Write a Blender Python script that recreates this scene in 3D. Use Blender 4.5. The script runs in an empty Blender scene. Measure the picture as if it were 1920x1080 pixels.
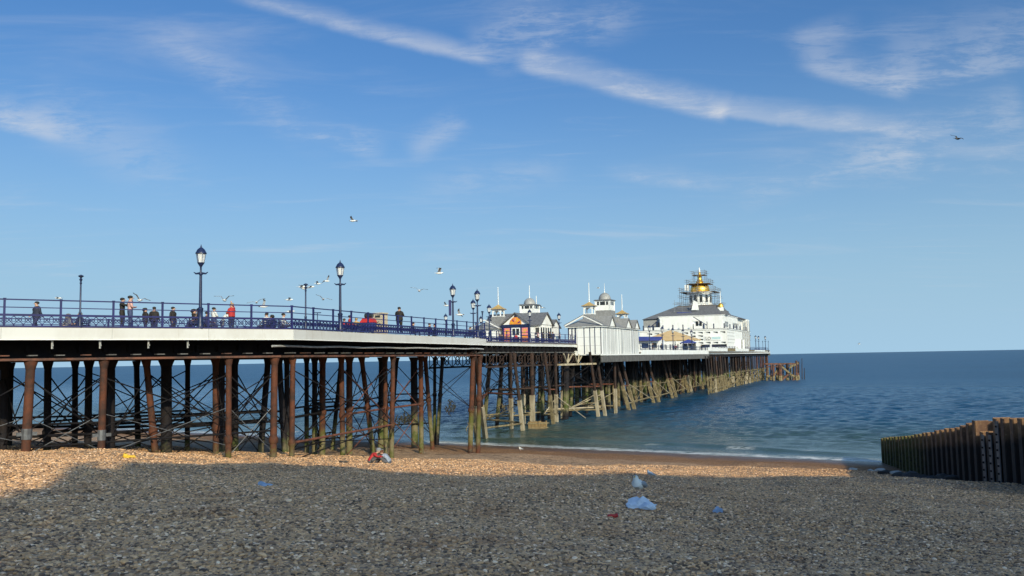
import bpy, bmesh, math, random
import numpy as np
from mathutils import Vector, Matrix, Euler

random.seed(7)
rng = np.random.default_rng(11)
SC = bpy.context.scene
COL = SC.collection
R = math.radians

# ------------------------------------------------------------------ camera
EYE = 8.9                      # metres above the sea (sea level is z = 0)
FPX = 1600.0                   # focal length in photo pixels (1920 wide)
cam_d = bpy.data.cameras.new('camera')
cam_d.sensor_width = 36.0
cam_d.lens = 36.0 * FPX / 1920.0
cam_d.clip_start = 0.1
cam_d.clip_end = 60000.0
cam = bpy.data.objects.new('camera', cam_d)
COL.objects.link(cam)
CAM_ROT = (Matrix.Rotation(R(90) + math.atan(132.7 / FPX), 4, 'X') @ Matrix.Rotation(R(-1.05), 4, 'Z'))
cam.matrix_world = Matrix.Translation((0, 0, EYE)) @ CAM_ROT
SC.camera = cam
C3 = CAM_ROT.to_3x3()


def ray(px, py):
    return C3 @ Vector(((px - 960) / FPX, -(py - 540) / FPX, -1))


def W(px, py, D):
    """world point at depth D (metres north of the viewer) seen at photo pixel px, py"""
    d = ray(px, py)
    return Vector((0, 0, EYE)) + d * (D / d.y)


def hor(px):
    return 672.7 - 0.01833 * (px - 960)


def G(px, D, z):
    """world point at depth D and height z in the column of photo pixel px"""
    y = 672.0
    for _ in range(4):
        p = W(px, y, D)
        y -= (z - p.z) * FPX / D
    return W(px, y, D)


# ------------------------------------------------------------------ light
SUN_EL = R(24.0)
SUN_TO = Vector((0.38 * math.cos(SUN_EL), -0.925 * math.cos(SUN_EL), math.sin(SUN_EL))).normalized()
sun_d = bpy.data.lights.new('sun', 'SUN')
sun_d.energy = 3.3
sun_d.angle = R(0.53)
sun_d.color = (1.0, 0.88, 0.61)
sun = bpy.data.objects.new('sun', sun_d)
COL.objects.link(sun)
sun.rotation_euler = SUN_TO.to_track_quat('Z', 'Y').to_euler()
sun.location = (20, -40, 60)

SC.render.engine = 'CYCLES'
SC.cycles.use_denoising = True
SC.cycles.max_bounces = 6
SC.cycles.transparent_max_bounces = 8
SC.view_settings.view_transform = 'Standard'
SC.view_settings.look = 'None'
SC.view_settings.exposure = 0.30
SC.view_settings.gamma = 1.0
SC.view_settings.use_curve_mapping = False

world = bpy.data.worlds.new('World')
SC.world = world
world.use_nodes = True
wn = world.node_tree.nodes
wl = world.node_tree.links
wn.clear()


class NT:
    """small helper for wiring node trees"""

    def __init__(self, tree):
        self.t, self.n, self.l = tree, tree.nodes, tree.links

    def new(self, kind, **kw):
        nd = self.n.new(kind)
        for k, v in kw.items():
            setattr(nd, k, v)
        return nd

    def put(self, sock, v):
        if v is None:
            return
        if isinstance(v, bpy.types.NodeSocket):
            self.l.new(v, sock)
        else:
            if sock.type == 'RGBA' and hasattr(v, '__len__') and len(v) == 3:
                v = (*v, 1.0)
            sock.default_value = v

    def m(self, op, a, b=None, c=None, clamp=False):
        nd = self.new('ShaderNodeMath', operation=op, use_clamp=clamp)
        for i, v in enumerate((a, b, c)):
            self.put(nd.inputs[i], v)
        return nd.outputs[0]

    def smooth(self, x, lo, hi, a=0.0, b=1.0):
        nd = self.new('ShaderNodeMapRange', interpolation_type='SMOOTHSTEP')
        for k, v in zip(('Value', 'From Min', 'From Max', 'To Min', 'To Max'), (x, lo, hi, a, b)):
            self.put(nd.inputs[k], v)
        return nd.outputs['Result']

    def noise(self, vec, scale, detail=4.0, rough=0.55, dist=0.0):
        nd = self.new('ShaderNodeTexNoise')
        self.put(nd.inputs['Vector'], vec)
        nd.inputs['Scale'].default_value = scale
        nd.inputs['Detail'].default_value = detail
        nd.inputs['Roughness'].default_value = rough
        nd.inputs['Distortion'].default_value = dist
        return nd.outputs['Fac']

    def mix(self, fac, a, b, blend='MIX'):
        nd = self.new('ShaderNodeMix', data_type='RGBA', blend_type=blend)
        self.put(nd.inputs[0], fac)
        self.put(nd.inputs[6], a)
        self.put(nd.inputs[7], b)
        return nd.outputs[2]

    def comb(self, x, y, z):
        nd = self.new('ShaderNodeCombineXYZ')
        for i, v in enumerate((x, y, z)):
            self.put(nd.inputs[i], v)
        return nd.outputs[0]

    def sep(self, v):
        nd = self.new('ShaderNodeSeparateXYZ')
        self.put(nd.inputs[0], v)
        return nd.outputs

    def mapping(self, vec, rot=(0, 0, 0), scale=(1, 1, 1), loc=(0, 0, 0)):
        nd = self.new('ShaderNodeMapping')
        self.put(nd.inputs[0], vec)
        nd.inputs['Location'].default_value = loc
        nd.inputs['Rotation'].default_value = rot
        nd.inputs['Scale'].default_value = scale
        return nd.outputs[0]

    def ramp(self, fac, stops):
        nd = self.new('ShaderNodeValToRGB')
        self.put(nd.inputs[0], fac)
        el = nd.color_ramp.elements
        while len(el) < len(stops):
            el.new(0.5)
        for e, (p, c) in zip(el, stops):
            e.position = p
            e.color = (*c, 1.0)
        return nd.outputs[0]

    def bump(self, h, strength=0.3, dist=0.02, normal=None):
        nd = self.new('ShaderNodeBump')
        nd.inputs['Strength'].default_value = strength
        nd.inputs['Distance'].default_value = dist
        self.put(nd.inputs['Height'], h)
        if normal is not None:
            self.put(nd.inputs['Normal'], normal)
        return nd.outputs[0]


def build_sky():
    t = NT(world.node_tree)
    sky = t.new('ShaderNodeTexSky', sky_type='NISHITA')
    sky.sun_disc = False
    sky.sun_elevation = SUN_EL
    sky.sun_rotation = math.atan2(SUN_TO.x, SUN_TO.y)
    sky.altitude = 0.0
    sky.air_density = 1.0
    sky.dust_density = 4.5
    sky.ozone_density = 5.0
    d = t.sep(t.new('ShaderNodeTexCoord').outputs['Generated'])
    dx, dy, dz = d[0], d[1], d[2]
    # cirrus deck: the view direction meets a plane high above
    zc = t.m('MAXIMUM', dz, 0.02)
    up = t.m('ADD', zc, 0.06)
    cx, cy = t.m('DIVIDE', dx, up), t.m('DIVIDE', dy, up)
    pl = t.comb(cx, cy, 0.0)
    fib = t.noise(t.mapping(pl, rot=(0, 0, R(38)), scale=(0.5, 2.6, 1)), 1.9, 11, 0.68, 0.9)
    fib2 = t.noise(t.mapping(pl, rot=(0, 0, R(-22)), scale=(0.7, 2.0, 1), loc=(7, 3, 0)), 0.9, 9, 0.60, 1.0)
    patch = t.noise(pl, 0.45, 3, 0.5)
    cir = t.m('MULTIPLY', t.smooth(fib, 0.50, 0.80), t.smooth(patch, 0.42, 0.68))
    cir2 = t.m('MULTIPLY', t.smooth(fib2, 0.52, 0.80), t.smooth(patch, 0.62, 0.40))
    cloud = t.m('ADD', t.m('MULTIPLY', cir, 0.42), t.m('MULTIPLY', cir2, 0.34))
    # the drifting trail and larger feathers, as arcs on the sky dome ahead (gnomonic coordinates about north)
    yc = t.m('MAXIMUM', dy, 0.05)
    ga, gb = t.m('DIVIDE', dx, yc), t.m('DIVIDE', dz, yc)
    warp = t.m('MULTIPLY', t.m('SUBTRACT', t.noise(t.comb(ga, gb, 0), 9.0, 6, 0.6), 0.5), 0.020)
    gbw = t.m('ADD', gb, warp)
    front = t.smooth(dy, 0.05, 0.2)
    fine = t.noise(t.mapping(t.comb(ga, gb, 0), rot=(0, 0, R(-38)), scale=(1, 5, 1)), 16, 10, 0.74, 0.4)
    soft = t.noise(t.comb(ga, gb, 3.0), 6, 5, 0.6)

    def g(px, py):
        r_ = ray(px, py)
        return r_.x / r_.y, r_.z / r_.y

    def feather(p0, p1, below, above, amt, e0=0.12, e1=0.12, fmix=0.5):
        (x0, y0), (x1, y1) = g(*p0), g(*p1)
        L = math.hypot(x1 - x0, y1 - y0)
        tx, ty = (x1 - x0) / L, (y1 - y0) / L
        rx, ry = t.m('SUBTRACT', ga, x0), t.m('SUBTRACT', gbw, y0)
        s = t.m('DIVIDE', t.m('ADD', t.m('MULTIPLY', rx, tx), t.m('MULTIPLY', ry, ty)), L)
        n = t.m('ADD', t.m('MULTIPLY', rx, -ty), t.m('MULTIPLY', ry, tx))
        a = t.m('MULTIPLY', t.smooth(n, -below, below * 0.3), t.smooth(n, above, 0.0))
        b = t.m('MULTIPLY', t.smooth(s, 0.0, e0), t.smooth(s, 1.0, 1.0 - e1))
        tex = t.m('ADD', 1.0 - fmix, t.m('MULTIPLY', t.smooth(t.m('MULTIPLY', t.m('ADD', fine, soft), 0.5), 0.43, 0.59), fmix))
        return t.m('MULTIPLY', t.m('MULTIPLY', a, b), t.m('MULTIPLY', tex, amt))

    parts = [
        feather((400, -12), (930, 124), 0.010, 0.026, 0.50, 0.25, 0.08),
        feather((955, 118), (1370, 226), 0.012, 0.040, 0.66, 0.10, 0.05, 0.5),
        feather((1310, 212), (1830, 268), 0.008, 0.034, 0.64, 0.10, 0.55, 0.42),
        feather((890, 122), (1070, 0), 0.05, 0.06, 0.34, 0.2, 0.2, 0.9),
        feather((985, 105), (1250, 10), 0.035, 0.05, 0.30, 0.2, 0.5, 0.9),
        feather((1460, 95), (1630, 40), 0.03, 0.03, 0.24, 0.3, 0.5, 0.9),
        feather((1480, 118), (1720, 186), 0.014, 0.050, 0.42, 0.25, 0.2, 0.75),
        feather((1640, 176), (1960, 118), 0.010, 0.110, 0.34, 0.25, 0.05, 0.85),
        feather((-60, 215), (190, 282), 0.012, 0.045, 0.55, 0.05, 0.6, 0.8),
        feather((30, 190), (420, 390), 0.05, 0.07, 0.22, 0.2, 0.5, 0.9),
        feather((210, 20), (640, 300), 0.03, 0.05, 0.22, 0.3, 0.25, 0.85),
        feather((540, 240), (730, 296), 0.016, 0.04, 0.36, 0.35, 0.3, 0.9),
        feather((760, 300), (890, 225), 0.02, 0.04, 0.30, 0.3, 0.3, 0.9),
        feather((1120, 330), (1420, 356), 0.010, 0.026, 0.34, 0.2, 0.5, 0.7),
        feather((740, 362), (1090, 318), 0.03, 0.03, 0.22, 0.4, 0.3, 0.9),
        feather((1300, 412), (1940, 218), 0.02, 0.07, 0.30, 0.3, 0.05, 0.85),
        feather((1560, 330), (1960, 300), 0.03, 0.06, 0.26, 0.3, 0.05, 0.9),
    ]
    tot = parts[0]
    for p in parts[1:]:
        tot = t.m('ADD', tot, p)
    cloud = t.m('ADD', t.m('MULTIPLY', cloud, 0.9), t.m('MULTIPLY', tot, front))
    cloud = t.m('MULTIPLY', cloud, t.smooth(dz, 0.01, 0.14))
    cloud = t.m('MINIMUM', cloud, 0.85)
    # sea haze lying along the whole horizon
    haze = t.m('MULTIPLY', t.m('POWER', t.smooth(dz, 0.42, -0.02), 1.6), t.smooth(t.m('ADD', t.m('MULTIPLY', dx, 0.38), t.m('MULTIPLY', dy, -0.925)), 0.6, -0.1, 0.0, 0.86))
    clear = t.mix(1.0, sky.outputs[0], (0.67, 0.99, 1.20), 'MULTIPLY')
    base = t.mix(haze, clear, (3.35, 5.25, 6.85))
    col = t.mix(cloud, base, (4.9, 5.2, 5.7))
    bg = t.new('ShaderNodeBackground')
    bg.inputs['Strength'].default_value = 0.106
    t.l.new(col, bg.inputs['Color'])
    out = t.new('ShaderNodeOutputWorld')
    t.l.new(bg.outputs[0], out.inputs['Surface'])


build_sky()

# ------------------------------------------------------------------ materials
MATS = {}


def pbr(name):
    m = bpy.data.materials.new(name)
    m.use_nodes = True
    t = NT(m.node_tree)
    b = t.n['Principled BSDF']
    MATS[name] = m
    return m, t, b


def mat(name, c1, c2=None, rough=0.6, scale=3.0, metal=0.0, bump=0.0, bscale=None, spec=0.5, lo=0.35, hi=0.65, stretch=(1, 1, 1)):
    m, t, b = pbr(name)
    geo = t.new('ShaderNodeNewGeometry').outputs['Position']
    vec = t.mapping(geo, scale=stretch) if stretch != (1, 1, 1) else geo
    if c2 is None:
        c2 = tuple(c * 0.82 for c in c1)
    n = t.noise(vec, scale, 6, 0.62)
    t.put(b.inputs['Base Color'], t.mix(t.smooth(n, lo, hi), c1, c2))
    b.inputs['Roughness'].default_value = rough
    b.inputs['Metallic'].default_value = metal
    b.inputs['Specular IOR Level'].default_value = spec
    if bump:
        t.put(b.inputs['Normal'], t.bump(t.noise(vec, bscale or scale * 6, 5, 0.6), bump, 0.02))
    return m


mat('white_paint', (0.83, 0.83, 0.81), (0.75, 0.73, 0.69), 0.55, 0.9, bump=0.05, stretch=(1, 1, 0.4))
mat('fascia_paint', (0.60, 0.595, 0.575), (0.52, 0.50, 0.465), 0.5, 0.5, stretch=(1, 1, 0.5), lo=0.4, hi=0.75)
def stain(name, col, amt):
    """weather streaks and rust runs over a painted surface"""
    m = MATS[name]
    t = NT(m.node_tree)
    b = t.n['Principled BSDF']
    old = b.inputs['Base Color'].links[0].from_socket
    geo = t.new('ShaderNodeNewGeometry').outputs['Position']
    n = t.noise(t.mapping(geo, scale=(2.4, 2.4, 0.22)), 1.6, 7, 0.7)
    n2 = t.noise(geo, 0.35, 3, 0.5)
    t.put(b.inputs['Base Color'], t.mix(t.m('MULTIPLY', t.smooth(n, 0.55, 0.78, 0, amt), t.smooth(n2, 0.35, 0.6)), old, col))


stain('fascia_paint', (0.30, 0.22, 0.14), 0.7)
stain('white_paint', (0.42, 0.37, 0.30), 0.45)
mat('panel_white', (0.82, 0.81, 0.78), (0.69, 0.665, 0.61), 0.5, 1.4, stretch=(1, 1, 0.25), lo=0.45, hi=0.8)
mat('navy_paint', (0.017, 0.019, 0.115), (0.012, 0.014, 0.08), 0.4, 2.0)
mat('navy_dark', (0.014, 0.026, 0.085), (0.010, 0.018, 0.055), 0.42, 2.0)
mat('slate', (0.165, 0.165, 0.175), (0.115, 0.115, 0.125), 0.6, 2.2, bump=0.2, bscale=8)
mat('lead_grey', (0.33, 0.325, 0.315), (0.27, 0.265, 0.255), 0.5, 1.5)
mat('slate_light', (0.27, 0.265, 0.26), (0.215, 0.21, 0.205), 0.6, 2.5, bump=0.15, bscale=7)
mat('gold', (0.98, 0.60, 0.12), (0.86, 0.48, 0.08), 0.38, 2.0, metal=0.85)
mat('gold_paint', (0.55, 0.37, 0.13), (0.43, 0.28, 0.10), 0.5, 2.0)
mat('black_iron', (0.009, 0.009, 0.013), (0.015, 0.013, 0.013), 0.8, 1.5, bump=0.1, spec=0.12)
mat('scaffold_steel', (0.30, 0.30, 0.31), (0.20, 0.20, 0.21), 0.5, 3.0, metal=0.2)
mat('steel_grey', (0.14, 0.145, 0.155), (0.09, 0.09, 0.095), 0.5, 3.0, metal=0.3)
mat('pipe_grey', (0.42, 0.42, 0.41), (0.30, 0.30, 0.29), 0.5, 3.0)
mat('board_wood', (0.17, 0.13, 0.10), (0.10, 0.08, 0.065), 0.8, 1.5, bump=0.2)
mat('deck_wood', (0.23, 0.19, 0.15), (0.16, 0.13, 0.10), 0.8, 1.2, bump=0.2)
mat('rust_flange', (0.16, 0.062, 0.036), (0.060, 0.034, 0.026), 0.85, 1.6, bump=0.25)
mat('strut_rust', (0.19, 0.058, 0.030), (0.085, 0.035, 0.024), 0.85, 2.2, bump=0.25)
mat('pale_timber', (0.46, 0.385, 0.27), (0.27, 0.215, 0.14), 0.85, 1.4, bump=0.3, stretch=(1, 1, 0.3))
mat('barnacle_tan', (0.26, 0.20, 0.105), (0.10, 0.078, 0.042), 0.9, 2.2, bump=0.4, bscale=9)
mat('under_grey', (0.13, 0.125, 0.12), (0.075, 0.07, 0.066), 0.8, 1.5, bump=0.1)
mat('tent_tan', (0.62, 0.43, 0.22), (0.55, 0.38, 0.19), 0.8, 0.8)
mat('awning_blue', (0.05, 0.07, 0.28), (0.04, 0.055, 0.22), 0.7, 1.0)
mat('window_dark', (0.022, 0.025, 0.030), (0.035, 0.037, 0.042), 0.15, 2.0)
mat('hotel_render', (0.62, 0.58, 0.50), (0.55, 0.51, 0.44), 0.8, 0.4)
mat('hotel_roof', (0.14, 0.13, 0.13), (0.10, 0.10, 0.10), 0.8, 0.8)
mat('paving', (0.34, 0.31, 0.28), (0.28, 0.26, 0.24), 0.85, 0.5)
mat('cabinet_beige', (0.55, 0.47, 0.34), (0.48, 0.41, 0.30), 0.6, 1.0)
mat('red_paint', (0.55, 0.03, 0.025), (0.42, 0.025, 0.02), 0.45, 2.0)
mat('yellow_paint', (0.75, 0.45, 0.03), (0.62, 0.36, 0.03), 0.5, 2.0)
mat('orange_sign', (0.75, 0.20, 0.03), (0.70, 0.33, 0.04), 0.5, 3.0)
mat('pink_sign', (0.72, 0.16, 0.22), (0.75, 0.36, 0.18), 0.5, 6.0, lo=0.45, hi=0.55)
mat('purple_sign', (0.12, 0.02, 0.12), (0.20, 0.03, 0.10), 0.5, 4.0)
mat('banner_teal', (0.42, 0.60, 0.62), (0.52, 0.66, 0.66), 0.5, 3.0)
mat('gull_white', (0.78, 0.78, 0.76), (0.70, 0.70, 0.69), 0.6, 8)
mat('gull_grey', (0.30, 0.32, 0.35), (0.26, 0.28, 0.31), 0.6, 8)
mat('gull_dark', (0.05, 0.05, 0.055), (0.035, 0.035, 0.04), 0.6, 8)
mat('beak_yellow', (0.62, 0.40, 0.06), (0.55, 0.34, 0.05), 0.5, 8)
mat('leg_pink', (0.50, 0.30, 0.25), (0.45, 0.26, 0.22), 0.6, 8)
mat('bag_plastic', (0.62, 0.70, 0.82), (0.50, 0.58, 0.72), 0.3, 6.0, bump=0.3, bscale=14)
mat('bag_blue', (0.32, 0.42, 0.58), (0.22, 0.32, 0.50), 0.35, 7.0, bump=0.3, bscale=20)
mat('rock_dark', (0.030, 0.028, 0.027), (0.055, 0.050, 0.045), 0.8, 3.0, bump=0.4)
mat('rock_pale', (0.50, 0.49, 0.46), (0.38, 0.37, 0.35), 0.8, 3.0, bump=0.3)
mat('weed_green', (0.045, 0.065, 0.015), (0.025, 0.035, 0.012), 0.9, 5.0, bump=0.4)
mat('weed_dark', (0.022, 0.022, 0.014), (0.035, 0.030, 0.015), 0.9, 5.0, bump=0.4)
mat('wicker', (0.26, 0.17, 0.07), (0.14, 0.09, 0.04), 0.9, 6.0, bump=0.4, stretch=(1, 1, 0.2))


def lamp_glass():
    m, t, b = pbr('lamp_glass')
    b.inputs['Base Color'].default_value = (0.86, 0.86, 0.84, 1)
    b.inputs['Roughness'].default_value = 0.25
    b.inputs['Alpha'].default_value = 0.62


lamp_glass()


def iron_mat(name, main, dark, green=True):
    """cast iron columns: rusted paint, weed in the tide band, tan growth near the water"""
    m, t, b = pbr(name)
    geo = t.new('ShaderNodeNewGeometry').outputs['Position']
    z = t.sep(geo)[2]
    n = t.noise(geo, 1.4, 6, 0.65)
    n2 = t.noise(geo, 6.0, 5, 0.6)
    c = t.mix(t.smooth(n, 0.36, 0.66), main, dark)
    c = t.mix(t.smooth(n2, 0.58, 0.75, 0, 0.5), c, tuple(v * 1.35 for v in main))
    if green:
        zn = t.m('ADD', z, t.m('MULTIPLY', t.m('SUBTRACT', n2, 0.5), 1.6))
        zn = t.m('ADD', zn, t.m('MULTIPLY', t.m('SUBTRACT', n, 0.5), 2.2))
        band = t.m('MULTIPLY', t.smooth(zn, 4.6, 3.3), t.smooth(zn, 0.9, 1.8))
        c = t.mix(t.m('MULTIPLY', band, 0.82), c, t.mix(t.smooth(n, 0.4, 0.6), (0.085, 0.105, 0.022), (0.20, 0.17, 0.095)))
    t.put(b.inputs['Base Color'], c)
    b.inputs['Roughness'].default_value = 0.82
    b.inputs['Specular IOR Level'].default_value = 0.3
    t.put(b.inputs['Normal'], t.bump(n2, 0.25, 0.03))


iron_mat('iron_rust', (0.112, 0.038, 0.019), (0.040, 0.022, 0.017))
iron_mat('iron_shaded', (0.011, 0.010, 0.014), (0.018, 0.013, 0.013))  # near-black tone paints the deck's shade into columns set under it
iron_mat('iron_sea', (0.058, 0.032, 0.024), (0.026, 0.020, 0.019), False)


def beach_mat():
    m, t, b = pbr('shingle')
    geo = t.new('ShaderNodeNewGeometry').outputs['Position']
    p = t.sep(geo)
    u = t.m('MULTIPLY', t.m('SUBTRACT', t.m('SUBTRACT', 88.0, t.m('MULTIPLY', p[0], 0.6)), p[1]), 1 / 1.166)
    v1 = t.new('ShaderNodeTexVoronoi')
    v1.inputs['Scale'].default_value = 13.0
    t.put(v1.inputs['Vector'], t.mapping(geo, scale=(1, 1, 1.6)))
    v2 = t.new('ShaderNodeTexVoronoi')
    v2.inputs['Scale'].default_value = 4.5
    t.put(v2.inputs['Vector'], geo)
    cell = t.sep(v1.outputs['Color'])
    base = t.ramp(cell[0], [(0.0, (0.16, 0.125, 0.085)), (0.28, (0.40, 0.30, 0.18)), (0.55, (0.58, 0.435, 0.265)), (0.8, (0.70, 0.55, 0.35)), (1.0, (0.86, 0.75, 0.58))])
    big = t.sep(v2.outputs['Color'])
    base = t.mix(0.35, base, t.mix(big[1], (0.28, 0.23, 0.16), (0.66, 0.55, 0.39)))
    n = t.noise(geo, 0.55, 5, 0.6)
    base = t.mix(t.smooth(n, 0.35, 0.7, 0.0, 0.28), base, (0.20, 0.165, 0.125))
    # washed and wet shingle towards the sea, with darker weed lines
    un = t.m('ADD', u, t.m('MULTIPLY', t.m('SUBTRACT', t.noise(geo, 0.35, 5, 0.6), 0.5), 7.0))
    damp = t.smooth(un, 21.0, 9.0)
    base = t.mix(damp, base, t.mix(1.0, base, (0.62, 0.49, 0.36), 'MULTIPLY'))
    wet = t.smooth(un, 6.0, 2.2)
    base = t.mix(t.m('MULTIPLY', wet, 0.7), base, (0.085, 0.066, 0.050))
    line = t.m('MULTIPLY', t.smooth(un, 17.0, 19.0), t.smooth(un, 23.5, 20.5))
    base = t.mix(t.m('MULTIPLY', line, t.smooth(t.noise(geo, 1.3, 4, 0.7), 0.45, 0.62, 0, 0.6)), base, (0.06, 0.048, 0.03))
    base = t.mix(1.0, base, (0.88, 0.72, 0.66), 'MULTIPLY')
    t.put(b.inputs['Base Color'], base)
    t.put(b.inputs['Roughness'], t.smooth(un, 1.0, 8.0, 0.30, 0.85))
    b.inputs['Specular IOR Level'].default_value = 0.3
    h = t.m('ADD', t.m('MULTIPLY', t.m('SUBTRACT', 1.0, v1.outputs['Distance']), 0.6), t.m('MULTIPLY', t.m('SUBTRACT', 1.0, v2.outputs['Distance']), 0.5))
    t.put(b.inputs['Normal'], t.bump(h, 0.9, 0.09))


beach_mat()


def pebble_mat():
    m, t, b = pbr('pebble_stone')
    rnd = t.new('ShaderNodeObjectInfo').outputs['Random']
    geo = t.new('ShaderNodeNewGeometry').outputs['Position']
    c = t.ramp(rnd, [(0.0, (0.07, 0.058, 0.048)), (0.20, (0.25, 0.195, 0.145)), (0.38, (0.50, 0.37, 0.225)), (0.55, (0.60, 0.46, 0.30)),
                     (0.70, (0.42, 0.335, 0.245)), (0.84, (0.66, 0.49, 0.30)), (0.92, (0.72, 0.60, 0.43)), (1.0, (0.95, 0.90, 0.80))])
    n = t.noise(geo, 25, 4, 0.6)
    c = t.mix(t.smooth(n, 0.4, 0.7, 0, 0.5), c, t.mix(0.5, c, (0.22, 0.17, 0.12)))
    # sorted drifts: browner, darker or chalkier stretches of shingle
    big = t.noise(geo, 0.42, 5, 0.65)
    mid = t.noise(geo, 1.7, 4, 0.6)
    c = t.mix(t.smooth(big, 0.50, 0.68, 0, 0.55), c, t.mix(1.0, c, (0.62, 0.50, 0.42), 'MULTIPLY'))
    c = t.mix(t.smooth(mid, 0.54, 0.70, 0, 0.5), c, t.mix(1.0, c, (0.70, 0.68, 0.72), 'MULTIPLY'))
    c = t.mix(1.0, c, (1.27, 0.98, 0.78), 'MULTIPLY')
    t.put(b.inputs['Base Color'], c)
    b.inputs['Roughness'].default_value = 0.62
    b.inputs['Specular IOR Level'].default_value = 0.35


pebble_mat()


def sea_mat():
    m, t, b = pbr('sea_water')
    geo = t.new('ShaderNodeNewGeometry').outputs['Position']
    p = t.sep(geo)
    u = t.m('MULTIPLY', t.m('SUBTRACT', t.m('SUBTRACT', p[1], 88.0), t.m('MULTIPLY', p[0], -0.6)), 1 / 1.166)   # metres out to sea
    n0 = t.noise(geo, 0.05, 4, 0.6)
    un = t.m('ADD', u, t.m('MULTIPLY', t.m('SUBTRACT', n0, 0.5), 26.0))
    deep = t.mix(t.smooth(t.noise(geo, 0.012, 3, 0.5), 0.35, 0.65), (0.011, 0.064, 0.130), (0.015, 0.080, 0.160))
    c = t.mix(t.smooth(un, 6.0, 62.0), (0.046, 0.080, 0.068), deep)
    # surf along the water's edge
    fo = t.noise(t.mapping(geo, rot=(0, 0, R(-31)), scale=(0.35, 1.6, 1)), 1.6, 7, 0.7)
    ue = t.m('ADD', u, t.m('MULTIPLY', t.m('SUBTRACT', t.noise(geo, 0.22, 3, 0.5), 0.5), 2.2))
    edge = t.m('MULTIPLY', t.smooth(ue, 2.7, 0.9), t.smooth(fo, 0.42, 0.58))
    brk = t.m('MULTIPLY', t.m('MULTIPLY', t.smooth(ue, 4.6, 5.3), t.smooth(ue, 6.6, 5.7)), t.smooth(t.noise(geo, 0.16, 3, 0.5), 0.52, 0.66))
    brk = t.m('MULTIPLY', brk, t.smooth(fo, 0.42, 0.6))
    foam = t.m('MINIMUM', t.m('ADD', edge, t.m('MULTIPLY', brk, 0.7)), 1.0)
    t.put(b.inputs['Base Color'], t.mix(foam, c, (0.74, 0.74, 0.72)))
    t.put(b.inputs['Roughness'], t.m('ADD', t.smooth(u, 20.0, 260.0, 0.16, 0.34), t.m('MULTIPLY', foam, 0.5)))
    b.inputs['IOR'].default_value = 1.33
    b.inputs['Specular IOR Level'].default_value = 0.30
    w1 = t.noise(t.mapping(geo, rot=(0, 0, R(-28)), scale=(0.40, 1.0, 1)), 1.9, 7, 0.66, 0.5)
    w2 = t.noise(t.mapping(geo, rot=(0, 0, R(14)), scale=(0.5, 1.0, 1)), 0.22, 5, 0.6, 0.3)
    w3 = t.noise(t.mapping(geo, rot=(0, 0, R(-10)), scale=(0.4, 1.0, 1)), 0.045, 4, 0.6, 0.3)
    calm = t.smooth(u, 0.0, 30.0, 0.30, 1.0)
    h = t.m('ADD', t.m('MULTIPLY', w1, 0.30), t.m('ADD', t.m('MULTIPLY', w2, 0.45), t.m('MULTIPLY', w3, 0.9)))
    t.put(b.inputs['Normal'], t.bump(t.m('MULTIPLY', h, calm), 0.75, 1.0))


sea_mat()


def groyne_mat():
    m, t, b = pbr('sheet_pile_steel')
    geo = t.new('ShaderNodeNewGeometry').outputs['Position']
    p = t.sep(geo)
    n = t.noise(t.mapping(geo, scale=(1, 1, 0.5)), 2.2, 6, 0.65)
    n2 = t.noise(geo, 7, 5, 0.6)
    c = t.mix(t.smooth(n, 0.38, 0.62), (0.25, 0.135, 0.062), (0.125, 0.062, 0.036))
    c = t.mix(t.smooth(n2, 0.56, 0.72, 0, 0.6), c, (0.36, 0.25, 0.14))
    # painted shade darkens the wet piles below lit tops, weed near the seaward end
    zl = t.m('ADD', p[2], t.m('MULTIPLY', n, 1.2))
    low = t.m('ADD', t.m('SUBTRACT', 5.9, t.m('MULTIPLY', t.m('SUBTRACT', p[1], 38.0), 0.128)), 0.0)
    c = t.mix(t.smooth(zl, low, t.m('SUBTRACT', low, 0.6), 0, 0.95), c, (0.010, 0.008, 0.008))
    sea = t.m('MULTIPLY', t.smooth(p[1], 52.0, 60.0), t.smooth(n2, 0.35, 0.55))
    c = t.mix(t.m('MULTIPLY', sea, 0.85), c, (0.075, 0.088, 0.018))
    t.put(b.inputs['Base Color'], c)
    b.inputs['Roughness'].default_value = 0.8
    t.put(b.inputs['Normal'], t.bump(n2, 0.3, 0.03))


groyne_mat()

# ------------------------------------------------------------------ mesh helpers


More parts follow.
